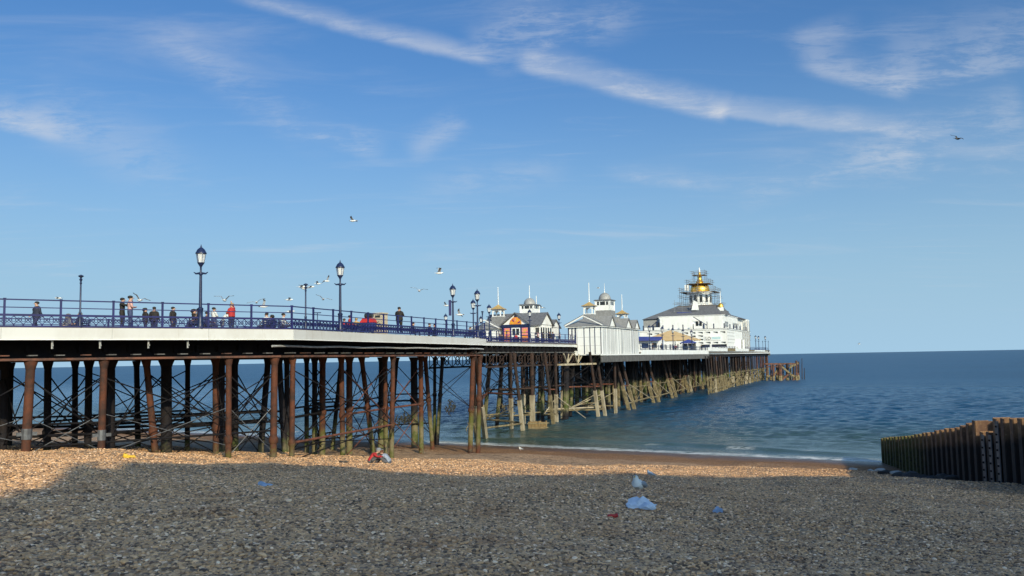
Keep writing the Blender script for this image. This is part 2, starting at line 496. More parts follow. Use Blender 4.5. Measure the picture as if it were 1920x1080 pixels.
class MB:
    """collects simple shapes into one mesh"""

    def __init__(self):
        self.v, self.f = [], []

    def add(self, vs, fs):
        o = len(self.v)
        self.v += [tuple(p) for p in vs]
        self.f += [tuple(i + o for i in f) for f in fs]
        return self

    def box(self, x0, x1, y0, y1, z0, z1):
        vs = [(x, y, z) for z in (z0, z1) for y in (y0, y1) for x in (x0, x1)]
        return self.add(vs, [(0, 2, 3, 1), (4, 5, 7, 6), (0, 1, 5, 4), (1, 3, 7, 5), (3, 2, 6, 7), (2, 0, 4, 6)])

    def bar(self, p0, p1, w, h, up=(0, 0, 1)):
        """rectangular bar from p0 to p1, w across, h along up"""
        p0, p1 = Vector(p0), Vector(p1)
        d = (p1 - p0).normalized()
        u = Vector(up)
        s = d.cross(u)
        if s.length < 1e-4:
            s = d.cross(Vector((1, 0, 0)))
        s.normalize()
        u = s.cross(d).normalized()
        s, u = s * w / 2, u * h / 2
        vs = [p + a * s + b_ * u for p in (p0, p1) for a, b_ in ((-1, -1), (1, -1), (1, 1), (-1, 1))]
        return self.add(vs, [(0, 1, 2, 3), (7, 6, 5, 4), (0, 4, 5, 1), (1, 5, 6, 2), (2, 6, 7, 3), (3, 7, 4, 0)])

    def tube(self, pts, rad, n=8, caps=True):
        pts = [Vector(p) for p in pts]
        if not hasattr(rad, '__len__'):
            rad = [rad] * len(pts)
        rings = []
        for i, p in enumerate(pts):
            d = (pts[min(i + 1, len(pts) - 1)] - pts[max(i - 1, 0)]).normalized()
            a = d.cross(Vector((0, 0, 1)))
            if a.length < 1e-3:
                a = Vector((1, 0, 0))
            a.normalize()
            b_ = d.cross(a).normalized()
            rings.append([p + rad[i] * (math.cos(2 * math.pi * k / n) * a + math.sin(2 * math.pi * k / n) * b_) for k in range(n)])
        vs = [q for r_ in rings for q in r_]
        fs = [(i * n + k, i * n + (k + 1) % n, (i + 1) * n + (k + 1) % n, (i + 1) * n + k) for i in range(len(pts) - 1) for k in range(n)]
        if caps:
            fs += [tuple(range(n - 1, -1, -1)), tuple((len(pts) - 1) * n + k for k in range(n))]
        return self.add(vs, fs)

    def lathe(self, prof, n=16, c=(0, 0, 0), sx=1.0, sy=1.0, rot=0.0):
        """profile of (radius, height) turned about z"""
        vs, fs = [], []
        for r_, z in prof:
            for k in range(n):
                a = 2 * math.pi * k / n + rot
                vs.append((c[0] + r_ * sx * math.cos(a), c[1] + r_ * sy * math.sin(a), c[2] + z))
        for i in range(len(prof) - 1):
            for k in range(n):
                fs.append((i * n + k, i * n + (k + 1) % n, (i + 1) * n + (k + 1) % n, (i + 1) * n + k))
        fs += [tuple(range(n - 1, -1, -1)), tuple((len(prof) - 1) * n + k for k in range(n))]
        return self.add(vs, fs)

    def prism(self, poly, z0, z1):
        n = len(poly)
        vs = [(x, y, z0) for x, y in poly] + [(x, y, z1) for x, y in poly]
        fs = [tuple(range(n - 1, -1, -1)), tuple(range(n, 2 * n))] + [(i, (i + 1) % n, n + (i + 1) % n, n + i) for i in range(n)]
        return self.add(vs, fs)

    def solid(self, poly3, off):
        """flat polygon given thickness by the offset vector"""
        off = Vector(off)
        n = len(poly3)
        vs = [Vector(p) for p in poly3] + [Vector(p) + off for p in poly3]
        fs = [tuple(range(n - 1, -1, -1)), tuple(range(n, 2 * n))] + [(i, (i + 1) % n, n + (i + 1) % n, n + i) for i in range(n)]
        return self.add(vs, fs)

    def mesh(self, name, material, smooth=False):
        me = bpy.data.meshes.new(name)
        me.from_pydata(self.v, [], self.f)
        bm = bmesh.new()
        bm.from_mesh(me)
        bmesh.ops.recalc_face_normals(bm, faces=bm.faces)
        bm.to_mesh(me)
        bm.free()
        me.materials.append(MATS[material])
        if smooth:
            me.polygons.foreach_set('use_smooth', [True] * len(me.polygons))
            try:
                me.set_sharp_from_angle(angle=R(40))
            except Exception:
                pass
        me.update()
        return me


def link(name, me, parent=None, loc=None):
    o = bpy.data.objects.new(name, me)
    COL.objects.link(o)
    if parent is not None:
        o.parent = parent
    if loc is not None:
        o.location = loc
    return o


def part(name, mb, material, parent=None, smooth=False, world_root=None):
    """one mesh object; with world_root the shape is in world coordinates under an unrotated parent whose origin is world_root"""
    o = link(name, mb.mesh(name, material, smooth), parent)
    if world_root is not None:
        o.location = -Vector(world_root)
    return o


def tag(o, label, cat, group=None, kind=None):
    if label:
        o['label'] = label
    if cat:
        o['category'] = cat
    if group:
        o['group'] = group
    if kind:
        o['kind'] = kind
    return o


def thing(name, loc, label, cat, group=None, rz=0.0):
    o = bpy.data.objects.new(name, None)
    o.empty_display_size = 0.3
    COL.objects.link(o)
    o.location = loc
    o.rotation_euler = (0, 0, rz)
    return tag(o, label, cat, group)


def copy_tree(o, parent=None):
    c = o.copy()
    COL.objects.link(c)
    c.parent = parent
    for ch in list(o.children):
        copy_tree(ch, c)
    return c


_unit = {}


def rod(name, p0, p1, r_, material, parent=None, root=(0, 0, 0), n=6):
    """straight rod from a shared unit cylinder"""
    key = (material, n, name)
    if key not in _unit:
        _unit[key] = MB().tube([(0, 0, 0), (0, 0, 1)], 1.0, n).mesh(name, material, n > 6)
    p0, p1 = Vector(p0), Vector(p1)
    o = link(name, _unit[key], parent)
    d = p1 - p0
    o.rotation_mode = 'QUATERNION'
    o.rotation_quaternion = d.to_track_quat('Z', 'Y')
    o.location = p0 - Vector(root)
    o.scale = (r_, r_, d.length)
    return o


# ------------------------------------------------------------------ beach shape
UN = 1.166


def shore_u(x, y):
    return (88.0 - 0.6 * x - y) / UN


_pu = np.array([-400, -60, -12, 0, 11, 30, 42, 53, 69.5, 76, 90, 96, 400.0])
_pz = np.array([-9, -4.0, -0.9, 0.0, 0.62, 2.35, 3.70, 4.95, 7.1, 7.35, 7.5, 7.6, 7.6])
_W = [(0.31, 0.95, 0.115, 0.6), (-0.75, 0.66, 0.16, 2.1), (0.95, -0.2, 0.23, 4.0), (0.5, 0.5, 0.41, 1.0), (-0.2, 1.0, 0.62, 5.1), (0.9, 0.35, 0.9, 0.3), (-0.6, 0.8, 1.3, 3.3), (0.7, -0.7, 1.9, 2.2)]


def beach_z(x, y):
    x, y = np.asarray(x, float), np.asarray(y, float)
    u = shore_u(x, y)
    z = np.interp(u, _pu, _pz)
    b = np.zeros_like(z)
    for i, (a, c, k, ph) in enumerate(_W):
        b = b + np.sin((a * x + c * y) * k * 2 * math.pi / 2.4 + ph) * (0.085, 0.07, 0.055, 0.035, 0.026, 0.018, 0.012, 0.009)[i]
    # trodden hollows and small ridges in the dry shingle
    tr = np.sin(x * 5.1 + 1.7 * np.sin(y * 0.9)) * np.sin(y * 4.3 + 1.9 * np.sin(x * 0.7 + 1.0))
    b = b + 0.026 * tr * (0.5 + 0.5 * np.sin(x * 0.45 + 0.8 * np.sin(y * 0.3))) + 0.05 * np.sin(u * 1.25 + 0.9 * np.sin(x * 0.23))
    amp = np.clip((u - 1.5) / 9.0, 0.06, 1.0) * np.clip((94 - u) / 6, 0, 1)
    z = z + b * amp
    # shingle heaped beside the groyne, and a low hump by the leftmost columns
    z = z + 0.42 * np.exp(-((x - 22.0) ** 2) / 60.0 - ((y - 37.0) ** 2) / 90.0)
    z = z + 0.28 * np.exp(-((x + 19.0) ** 2) / 22.0 - ((y - 40.5) ** 2) / 10.0)
    return z


def bz(x, y):
    return float(beach_z(x, y))


def np_mesh(name, verts, quads, material, smooth=True):
    me = bpy.data.meshes.new(name)
    nv, nq = len(verts), len(quads)
    me.vertices.add(nv)
    me.vertices.foreach_set('co', np.asarray(verts, np.float32).ravel())
    me.loops.add(nq * 4)
    me.loops.foreach_set('vertex_index', np.asarray(quads, np.int32).ravel())
    me.polygons.add(nq)
    me.polygons.foreach_set('loop_start', np.arange(0, nq * 4, 4, dtype=np.int32))
    me.polygons.foreach_set('loop_total', np.full(nq, 4, np.int32))
    me.polygons.foreach_set('use_smooth', np.full(nq, smooth))
    me.materials.append(MATS[material])
    me.update(calc_edges=True)
    me.validate()
    return me


def grid_quads(nr, nc):
    i = np.arange(nr - 1)[:, None] * nc + np.arange(nc - 1)[None, :]
    return np.stack([i, i + 1, i + nc + 1, i + nc], -1).reshape(-1, 4)


def build_beach():
    xs = np.concatenate([np.linspace(-900, -90, 28)[:-1], np.linspace(-90, -45, 46)[:-1], np.linspace(-45, 45, 301)[:-1], np.linspace(45, 90, 46)[:-1], np.linspace(90, 900, 28)])
    ys = np.concatenate([np.linspace(-900, -60, 20)[:-1], np.linspace(-60, 2, 40)[:-1], np.linspace(2, 95, 330)[:-1], np.linspace(95, 180, 50)[:-1], np.linspace(180, 900, 20)])
    X, Y = np.meshgrid(xs, ys)
    Z = beach_z(X, Y)
    v = np.stack([X, Y, Z], -1).reshape(-1, 3)
    me = np_mesh('beach', v, grid_quads(len(ys), len(xs)), 'shingle')
    tag(link('beach', me), 'sloping shingle beach in front of the pier', None, None, 'structure')


build_beach()


def build_sea():
    na = 620
    ang = np.concatenate([np.linspace(R(-89), R(-45), 30)[:-1], np.linspace(R(-45), R(45), na)[:-1], np.linspace(R(45), R(89), 30)])
    rad = np.concatenate([np.linspace(20, 62, 12)[:-1], np.geomspace(62, 330, 380)[:-1], np.geomspace(330, 40000, 60)])
    A, Rd = np.meshgrid(ang, rad)
    X, Y = Rd * np.sin(A), Rd * np.cos(A) - 6.0
    out = -shore_u(X, Y)
    Z = np.zeros_like(X)
    g2 = np.random.default_rng(5)
    for i in range(46):
        lam = g2.uniform(0.9, 4.2)
        th = R(90 - 31) + g2.normal(0, 0.55) + math.pi
        k = 2 * math.pi / lam
        a = 0.0088 * lam ** 0.5
        ph = (X * math.cos(th) + Y * math.sin(th)) * k + g2.uniform(0, 6.28)
        Z += a * np.sin(ph + 0.35 * np.sin(ph))
    Z *= np.clip(out / 22.0, 0.10, 1.0) * np.clip((330 - Rd) / 150.0, 0, 1)
    # a small wave about to break along the shore
    wob = 1.1 * np.sin(X * 0.13 + 0.6) + 0.5 * np.sin(X * 0.41)
    d1 = out - 6.2 - wob
    Z += 0.26 * np.exp(-np.where(d1 > 0, d1 / 2.2, d1 / 0.8) ** 2) * (0.55 + 0.45 * np.sin(X * 0.09 + 0.4))
    d2 = out - 15.0 - 1.5 * np.sin(X * 0.07 + 2)
    Z += 0.15 * np.exp(-(d2 / 2.4) ** 2) * (0.5 + 0.5 * np.sin(X * 0.05 + 1.9))
    v = np.stack([X, Y, Z], -1).reshape(-1, 3)
    me = np_mesh('sea', v, grid_quads(len(rad), len(ang)), 'sea_water')
    tag(link('sea', me), 'blue sea with small ripples out to the horizon', None, None, 'structure')


build_sea()

# ------------------------------------------------------------------ the town behind the viewer (casts the shade on the shingle)


def build_hotel():
    """seafront hotel on the promenade behind the viewer; its roofline shapes the shade on the beach"""
    qb, tan = -45.0, math.tan(SUN_EL)
    ang = math.atan2(0.38, 0.925)
    o = Vector((-0.38 * qb, 0.925 * qb, 7.6))
    # local x runs across the sunlight, local y away from the hotel front towards the sea
    root = thing('seafront_hotel', o, 'tall cream seafront hotel on the promenade whose shadow covers the shingle', 'building', rz=ang)

    def top(q, zb):
        return zb + (q - qb) * tan - 7.6

    body = MB().box(-1.25, 33, -14, 0, 0, top(36.2, 3.75))
    part('wall', body, 'hotel_render', root)
    part('chimney', MB().box(-2.33, -1.75, -3, -0.21, top(27.3, 5.8), top(33.5, 5.3)), 'hotel_render', root)
    part('wing', MB().box(-2.35, -1.27, -12, -0.2, 0, top(27.3, 5.8)), 'hotel_render', root)
    part('gable', MB().solid([(1.2, -0.2, top(36, 3.9)), (8.6, -0.2, top(36, 3.9)), (7.6, -0.2, top(43.2, 4)), (2.6, -0.2, top(43.2, 4))], (0, -6, 0)), 'hotel_render', root)
    part('roof', MB().box(9.5, 31, -13, -2.5, top(36.2, 3.75), top(36.2, 3.75) + 0.8), 'hotel_roof', root)
    for i in range(6):
        for k in range(7):
            x0, z0 = 1.0 + i * 5.0, 1.6 + k * 4.0
            w = part('window', MB().box(x0, x0 + 1.6, 0.0, 0.06, z0, z0 + 2.2), 'window_dark', root)
            if i == 0 and k == 0:
                part('sill', MB().box(x0 - 0.1, x0 + 1.7, 0.06, 0.2, z0 - 0.12, z0), 'white_paint', w)


build_hotel()

# ------------------------------------------------------------------ pier
PIER_LABEL = 'long iron seaside pier on braced columns running out over the sea'
PR = Vector((-4.0, 78.0, 0.0))
pier = thing('pier', PR, PIER_LABEL, 'pier')

A0 = Vector((-64.0, 6.1))
A = Vector((-23.2, 38.7))
B = Vector((-12.2, 47.5))
C = Vector((-2.44, 78.0))
Dp = Vector((-3.3, 98.0))
AX = Vector((0.4, 0.9165))          # pier axis, shore to head
OUT = Vector((0.9165, -0.4))        # across the pier towards the viewer's side
E = Dp + AX * 32.0
K1 = Vector((13.0, 126.0))
K2 = K1 + AX * 20.7
HEAD_END = K2 + AX * 178.0
DECK = EYE + 1.86
DECK2 = EYE + 2.05
DECK3 = EYE + 0.75


def v3(p, z):
    return Vector((p[0], p[1], z))


def edge_pt(px, p0, p1):
    """point of the plan line p0-p1 that shows in photo column px"""
    r_ = ray(px, 640)
    k = r_.x / r_.y
    d = p1 - p0
    t_ = (k * p0.y - p0.x) / (d.x - k * d.y)
    return p0 + d * t_


def ppart(name, mb, material, smooth=False, parent=None):
    o = part(name, mb, material, parent or pier, smooth)
    o.location = -PR if parent is None else (0, 0, 0)
    return o


def inward(d):
    return Vector((-d.y, d.x)).normalized()


nAB, nBC = inward(B - A), inward(C - B)
nB = (nAB + nBC).normalized() / ((nAB + nBC).normalized().dot(nAB))


def offs(o):
    """near edge of the promenade deck moved o metres inwards"""
    return [A0 + nAB * o, A + nAB * o, B + nB * o, C + nBC * o]


def seg(name, p0, p1, z0, z1, w, material, n_in):
    """upright strip along a plan line, w thick towards n_in"""
    mb = MB().prism([tuple(p0), tuple(p1), tuple(p1 + n_in * w), tuple(p0 + n_in * w)], z0, z1)
    return ppart(name, mb, material)


def build_deck():
    near = offs(0.03)
    far = offs(18.0)
    poly = [tuple(p) for p in near] + [tuple(p) for p in reversed(far)]
    o = ppart('deck', MB().prism(poly, DECK - 0.16, DECK), 'deck_wood')
    o['label'] = 'wide promenade deck nearest the shore'
    fz0, fz1 = DECK - 0.54, DECK - 0.02
    for p0, p1, n in ((A0, A, nAB), (A, B, nAB), (B, C, nBC)):
        e = 0.0
        nb = max(1, round((p1 - p0).length / 5.2))
        for k in range(nb):
            a_, b_ = p0 + (p1 - p0) * (k / nb), p0 + (p1 - p0) * ((k + 1) / nb) - (p1 - p0).normalized() * 0.012
            dz_b = random.uniform(-0.006, 0.006)
            seg('fascia_board', a_ - n * random.uniform(0, 0.01), b_ - n * random.uniform(0, 0.01), fz0 + dz_b, fz1, 0.12, 'fascia_paint', n)
        seg('fascia_backing', p0 + n * 0.14, p1 + n * 0.14, fz0 + 0.01, fz1 - 0.02, 0.05, 'under_grey', n)
        seg('fascia_lip', p0 - n * 0.05, p1 - n * 0.05, fz0 - 0.05, fz0 - 0.004, 0.16, 'white_paint', n)
    # end of the promenade deck
    seg('fascia_board', C, C + nBC * 18, fz0, fz1, 0.12, 'fascia_paint', -(C - B).normalized())
    # deep edge girders and flanges under the fascia
    for o_, zt, zb in ((1.9, fz0 + 0.1, EYE + 0.32), (6.0, fz0 + 0.1, EYE + 0.34), (12.0, fz0 + 0.1, EYE + 0.34), (17.4, fz0 + 0.1, EYE + 0.34)):
        q = offs(o_)
        for i in range(3):
            n = nAB if i < 2 else nBC
            seg('girder', q[i], q[i + 1], zb + 0.11, zt, 0.14, 'black_iron', n)
            fo_ = 1.55 if o_ < 3 else 0.16
            seg('girder_flange', q[i] - n * fo_, q[i + 1] - n * fo_, zb, zb + 0.107, 0.46 if o_ > 3 else 1.9, 'rust_flange', n)
    # cross joists carried on the girders; their ends show under the fascia
    for p0, p1, n, step in ((A0, B, nAB, 1.15), (B, C, nBC, 1.6)):
        L = (p1 - p0).length
        d = (p1 - p0).normalized()
        k = 0.7
        while k < L - 0.3:
            a = p0 + d * k
            if not (p0 is A0 and k < 32):
                ppart('joist', MB().bar(v3(a + n * 1.7, EYE + 0.87), v3(a + n * 17.6, EYE + 0.87), 0.20, 0.34), 'black_iron')
                ppart('joist_end', MB().bar(v3(a + n * 0.40, EYE + 0.56), v3(a + n * 0.9, EYE + 0.56), 0.38, 0.05), 'under_grey' if random.random() < 0.55 else 'rust_flange')
            k += step
    # second deck, from the step in the plan to the white kiosk
    wd = 17.0
    far0, far1 = Dp - OUT * wd, K2 - OUT * (wd + 3.8)
    link0 = C + nBC * 17.0
    poly = [tuple(Dp), tuple(E), tuple(E + AX * 24), tuple(far1), tuple(far0)]
    ppart('deck', MB().prism(poly, DECK2 - 0.16, DECK2), 'deck_wood')['label'] = 'middle deck between the promenade and the pier head'
    ppart('deck', MB().prism([tuple(C + nBC * 0.4), tuple(Dp - OUT * 0.02), tuple(far0), tuple(link0)], DECK - 0.2, DECK + 0.06), 'deck_wood')['label'] = 'short connecting deck'
    f0, f1 = DECK2 - 0.42, DECK2 - 0.02
    seg('fascia_board', Dp - AX * 0.4, E, f0, f1, 0.12, 'fascia_paint', -OUT)
    seg('fascia_board', Dp - AX * 0.4, Dp - AX * 0.4 - OUT * wd, f0, f1, 0.12, 'fascia_paint', AX)
    seg('fascia_lip', Dp - AX * 0.45 + OUT * 0.04, E + OUT * 0.04, f0 - 0.05, f0 - 0.004, 0.16, 'white_paint', -OUT)
    for o_ in (0.5, 5.5, 11, 16.4):
        seg('girder', Dp - OUT * o_, E + AX * 24 - OUT * o_, EYE + 0.85, f0 - 0.02, 0.16, 'black_iron', -OUT)
        seg('girder_flange', Dp - OUT * (o_ - 0.14), E + AX * 24 - OUT * (o_ - 0.14), EYE + 0.72, EYE + 0.848, 0.44, 'under_grey', -OUT)
    for k in range(22):
        a = Dp + AX * (0.8 + k * 1.5)
        ppart('joist', MB().bar(v3(a, EYE + 1.25), v3(a - OUT * 16.8, EYE + 1.25), 0.2, 0.5), 'black_iron')
    # open lattice girder below the middle deck: chords, rings and posts
    for o_, mt in ((0.5, 'iron_sea'), (8.0, 'black_iron')):
        a0, a1 = Dp + AX * 1.5 - OUT * o_, E + AX * 22 - OUT * o_
        L = (a1 - a0).length
        lo, hi = EYE - 0.92, EYE + 0.70
        ppart('lattice_chord', MB().bar(v3(a0, lo), v3(a1, lo), 0.2, 0.22), mt)
        n = 18
        for i in range(n):
            b0, b1 = a0 + (a1 - a0) * (i / n), a0 + (a1 - a0) * ((i + 1) / n)
            mid = (b0 + b1) / 2
            mb = MB()
            ring = [v3(mid + (b1 - b0).normalized() * 0.55 * math.cos(t_), (lo + hi) / 2 + 0.55 * math.sin(t_)) for t_ in np.linspace(0, 2 * math.pi, 13)]
            for p_, q_ in zip(ring[:-1], ring[1:]):
                mb.bar(p_, q_, 0.08, 0.10, v3(OUT, 0))
            mb.bar(v3(b0, lo), v3(b0, hi), 0.10, 0.10)
            mb.bar(v3(b0, hi), v3(b1, lo), 0.07, 0.07)
            mb.bar(v3(b0, lo), v3(b1, hi), 0.07, 0.07)
            ppart('lattice_web', mb, mt)
    # pale raking struts propping the kiosk's overhang
    base = E - AX * 5
    ppart('lattice_chord', MB().bar(v3(E - AX * 9 + OUT * 0.3, EYE - 0.95), v3(K1 + AX * 2 - OUT * 1.0, EYE - 0.95), 0.2, 0.26), 'pale_timber')
    for k in (-5.5, -1.0, 3.0, 7.0):
        b = E + AX * k + OUT * (0.4 if k < 0 else 1.2)
        for d in (-1.9, 0.15, 1.9):
            ppart('raking_strut', MB().bar(v3(b, EYE - 0.85), v3(b + AX * d + OUT * (0.2 if k < 0 else 1.6), EYE + 0.55), 0.16, 0.16), 'pale_timber')
    # pier head deck, apron and the white band round it
    H0 = K2 - AX * 1.0
    inn = 34.0
    head = [tuple(H0), tuple(HEAD_END), tuple(HEAD_END - OUT * 26), tuple(H0 - OUT * inn)]
    ppart('deck', MB().prism(head, DECK3 - 0.2, DECK3), 'deck_wood')['label'] = 'broad pier head deck'
    h1 = K2 + AX * 62
    seg('fascia_board', K2 + AX * 1.5 + OUT * 0.05, h1, EYE + 0.26, EYE + 1.12, 0.14, 'white_paint', -OUT)
    seg('fascia_board', h1 + AX * 0.2 - OUT * 0.4, HEAD_END, EYE + 0.25, EYE + 0.95, 0.14, 'panel_white', -OUT)
    # pale decking ledges stepping up beside the pavilion
    for i in range(9):
        a = h1 + AX * (1.0 + i * 12.6)
        ppart('ledge_panel', MB().prism([tuple(a + OUT * 0.1), tuple(a + AX * 12.1 + OUT * 0.1), tuple(a + AX * 12.1 - OUT * 0.3), tuple(a - OUT * 0.3)], EYE + 0.98, EYE + (1.75 if i < 5 else 1.35)), 'barnacle_tan' if i % 3 == 2 else 'panel_white')
    seg('girder', K1 + OUT * 0.1, h1 + OUT * 0.1, EYE - 0.75, EYE + 0.22, 0.25, 'under_grey', -OUT)
    seg('girder', h1 - OUT * 0.6, HEAD_END - OUT * 0.6, EYE - 0.55, EYE + 0.20, 0.25, 'black_iron', -OUT)
    seg('girder', K1 - OUT * 9, HEAD_END - OUT * 9, EYE - 0.6, EYE + 0.45, 0.25, 'black_iron', -OUT)
    seg('girder', K1 - OUT * 20, HEAD_END - OUT * 20, EYE - 0.6, EYE + 0.45, 0.25, 'black_iron', -OUT)
    seg('girder', HEAD_END, HEAD_END - OUT * 26, EYE - 0.55, EYE + 0.25, 0.25, 'under_grey', -AX)
    # sagging grey service pipe and the small white lamp brackets under the fascia
    p0, p1 = offs(0.2)[2] - (B - A).normalized() * 1.2, offs(0.2)[3] - (C - B).normalized() * 0.6
    n = 26
    pts = [v3(p0 + (p1 - p0) * (i / n), EYE + 0.93 + 0.022 * math.sin(i * 1.35)) for i in range(n + 1)]
    for i in range(0, n, 3):
        ppart('service_pipe', MB().tube([q - v3(nBC * 0.12, 0) for q in pts[i:i + 4]], 0.062, 8), 'pipe_grey', True)
    for px in (100, 190, 281, 355):
        q = edge_pt(px, A, B) + nAB * 0.22
        ppart('bracket', MB().bar(v3(q, EYE + 0.86), v3(q, EYE + 1.26), 0.07, 0.07).bar(v3(q, EYE + 1.06), v3(q - nAB * 0.16, EYE + 1.0), 0.05, 0.06), 'pipe_grey')


build_deck()


class Col:
    pass


COLS = []


def column(px_t, px_b, D, r_, zt, row, material='iron_rust', collars=(), foot=None, sleeve=None, n=10):
    """iron column: top in photo column px_t, foot in px_b, both at depth D"""
    t_, b_ = G(px_t, D, zt), G(px_b, D, 0)
    zf = bz(b_.x, b_.y) - 0.5 if foot is None else foot
    b_ = G(px_b, D, zf)
    return column_w(t_, b_, r_, row, material, collars, sleeve, n)


def column_w(t_, b_, r_, row, material='iron_rust', collars=(), sleeve=None, n=10):
    mb = MB().tube([b_, t_], [r_ * 1.04, r_ * 0.98], n, True)
    c = ppart('column', mb, material, True)
    d = (t_ - b_)
    at = lambda z: b_ + d * ((z - b_.z) / d.z)
    if n >= 10:
        dn = d.normalized()
        part('capital', MB().tube([t_ - dn * 0.42, t_ - dn * 0.26, t_ - dn * 0.05, t_], [r_ * 1.02, r_ * 1.2, r_ * 1.5, r_ * 1.5], 10), material, c, True)
        for z in collars:
            q = at(z)
            part('collar', MB().tube([q - dn * 0.20, q - dn * 0.12, q + dn * 0.12, q + dn * 0.20], [r_ * 1.08, r_ * 1.36, r_ * 1.36, r_ * 1.08], 10), material, c, True)
    if sleeve:
        s0, s1 = at(-1.0), at(sleeve)
        part('sleeve', MB().bar(s0, s1, r_ * 2.05, r_ * 2.05, (0.4, 0.9, 0)), 'pale_timber' if row.startswith('m') and random.random() < 0.8 else ('barnacle_tan' if random.random() < 0.75 else 'pale_timber'), c)
    k = Col()
    k.t, k.b, k.row, k.at, k.r, k.o = t_, b_, row, at, r_, c
    COLS.append(k)
    return k


ZG = EYE + 0.32                 # underside of the promenade girders


def build_promenade_columns():
    eAB = lambda px, o: edge_pt(px, A + nAB * o, B + nAB * o).y
    eBC = lambda px, o: edge_pt(px, B + nB * o, C + nBC * o).y
    R_ = 'iron_rust'
    K = 'iron_shaded'
    # front row (photo column at the top, at the foot), then rows further under the deck
    front = [(-135, -150, 0.20), (58, 47, 0.205), (195, 189, 0.17), (429, 428, 0.155), (515, 512, 0.185)]
    for a, b, r_ in front:
        column(a, b, eAB(a, 0.7), r_, ZG, 'f', R_, (bz(*[float(v) for v in G(b, eAB(a, 0.7), 0)[:2]]) + 0.95,) if a > 400 else ())
    for a, b, r_ in ((549, 547, 0.15), (737, 734, 0.165), (887, 881, 0.225)):
        column(a, b, eBC(a, 0.7), r_, ZG, 'g', R_, (4.4,))
    second = [(274, 293, 'AB', 4.6, 0.175, R_), (404, 405, 'AB', 4.2, 0.17, R_), (640, 643, 'BC', 2.9, 0.175, R_), (722, 724, 'BC', 3.3, 0.18, R_), (789, 790, 'BC', 3.0, 0.20, R_)]
    for a, b, e, o, r_, m_ in second:
        D = (eAB if e == 'AB' else eBC)(a, o)
        column(a, b, D, r_, ZG, 's' + e, m_, (5.3,))
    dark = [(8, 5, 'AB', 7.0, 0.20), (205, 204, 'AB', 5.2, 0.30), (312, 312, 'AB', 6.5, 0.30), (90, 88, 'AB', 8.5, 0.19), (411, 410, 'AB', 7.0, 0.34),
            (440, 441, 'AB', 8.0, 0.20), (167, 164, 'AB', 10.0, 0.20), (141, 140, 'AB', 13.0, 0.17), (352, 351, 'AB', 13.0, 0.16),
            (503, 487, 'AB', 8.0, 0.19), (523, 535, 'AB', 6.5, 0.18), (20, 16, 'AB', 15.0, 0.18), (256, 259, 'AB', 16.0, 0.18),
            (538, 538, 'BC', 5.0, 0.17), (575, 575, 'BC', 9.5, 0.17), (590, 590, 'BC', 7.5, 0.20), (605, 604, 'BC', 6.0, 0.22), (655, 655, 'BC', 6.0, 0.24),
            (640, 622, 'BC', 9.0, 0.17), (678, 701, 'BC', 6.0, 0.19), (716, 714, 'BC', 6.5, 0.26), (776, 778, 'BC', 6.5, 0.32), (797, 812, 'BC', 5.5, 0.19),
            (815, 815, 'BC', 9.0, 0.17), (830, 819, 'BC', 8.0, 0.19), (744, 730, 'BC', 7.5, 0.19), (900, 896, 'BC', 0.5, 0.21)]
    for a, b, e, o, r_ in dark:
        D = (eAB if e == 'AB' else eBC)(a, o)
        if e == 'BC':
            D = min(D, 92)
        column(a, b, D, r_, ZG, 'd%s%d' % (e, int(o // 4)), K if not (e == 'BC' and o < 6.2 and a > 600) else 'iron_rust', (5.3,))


build_promenade_columns()


for c_ in [c for c in COLS if c.row == 'f'][:3]:
    zc_ = bz(c_.b.x, c_.b.y) + 0.55
    q0_, q1_ = c_.at(zc_), c_.at(zc_ + 0.5)
    part('clamp', MB().tube([q0_, q1_], c_.r * 1.14, 10).bar(q0_.lerp(q1_, 0.5) - v3((B - A).normalized() * 0.42, 0), q0_.lerp(q1_, 0.5) + v3((B - A).normalized() * 0.42, 0), 0.14, 0.16), 'steel_grey', c_.o, False)


def brace_row(row, zs, material, r_=0.035, strut=None, maxgap=9.0, key=lambda c: c.b.x):
    """crossed tie rods (and level struts) between neighbouring columns of one row"""
    cs = sorted([c for c in COLS if c.row == row], key=key)
    for c0, c1 in zip(cs[:-1], cs[1:]):
        gap = (c1.b - c0.b).xy.length
        if gap > maxgap or gap < 0.9:
            continue
        for i, (hi, lo) in enumerate(zip(zs[:-1], zs[1:])):
            if lo < max(c0.b.z, c1.b.z) + 0.2:
                lo = max(c0.b.z, c1.b.z) + 0.3
            if hi - lo < 0.8:
                continue
            rod('tie_rod', c0.at(hi), c1.at(lo), r_, material, pier, PR)
            rod('tie_rod', c1.at(hi), c0.at(lo), r_, material, pier, PR)
        if strut:
            for z, m_, rr in strut:
                if z > max(c0.b.z, c1.b.z) + 0.2:
                    rod('strut', c0.at(z), c1.at(z), rr, m_, pier, PR, 8)


def cross_brace(c0, c1, hi, lo, material, r_=0.035):
    lo = max(lo, c0.b.z + 0.3, c1.b.z + 0.3)
    rod('tie_rod', c0.at(hi), c1.at(lo), r_, material, pier, PR)
    rod('tie_rod', c1.at(hi), c0.at(lo), r_, material, pier, PR)


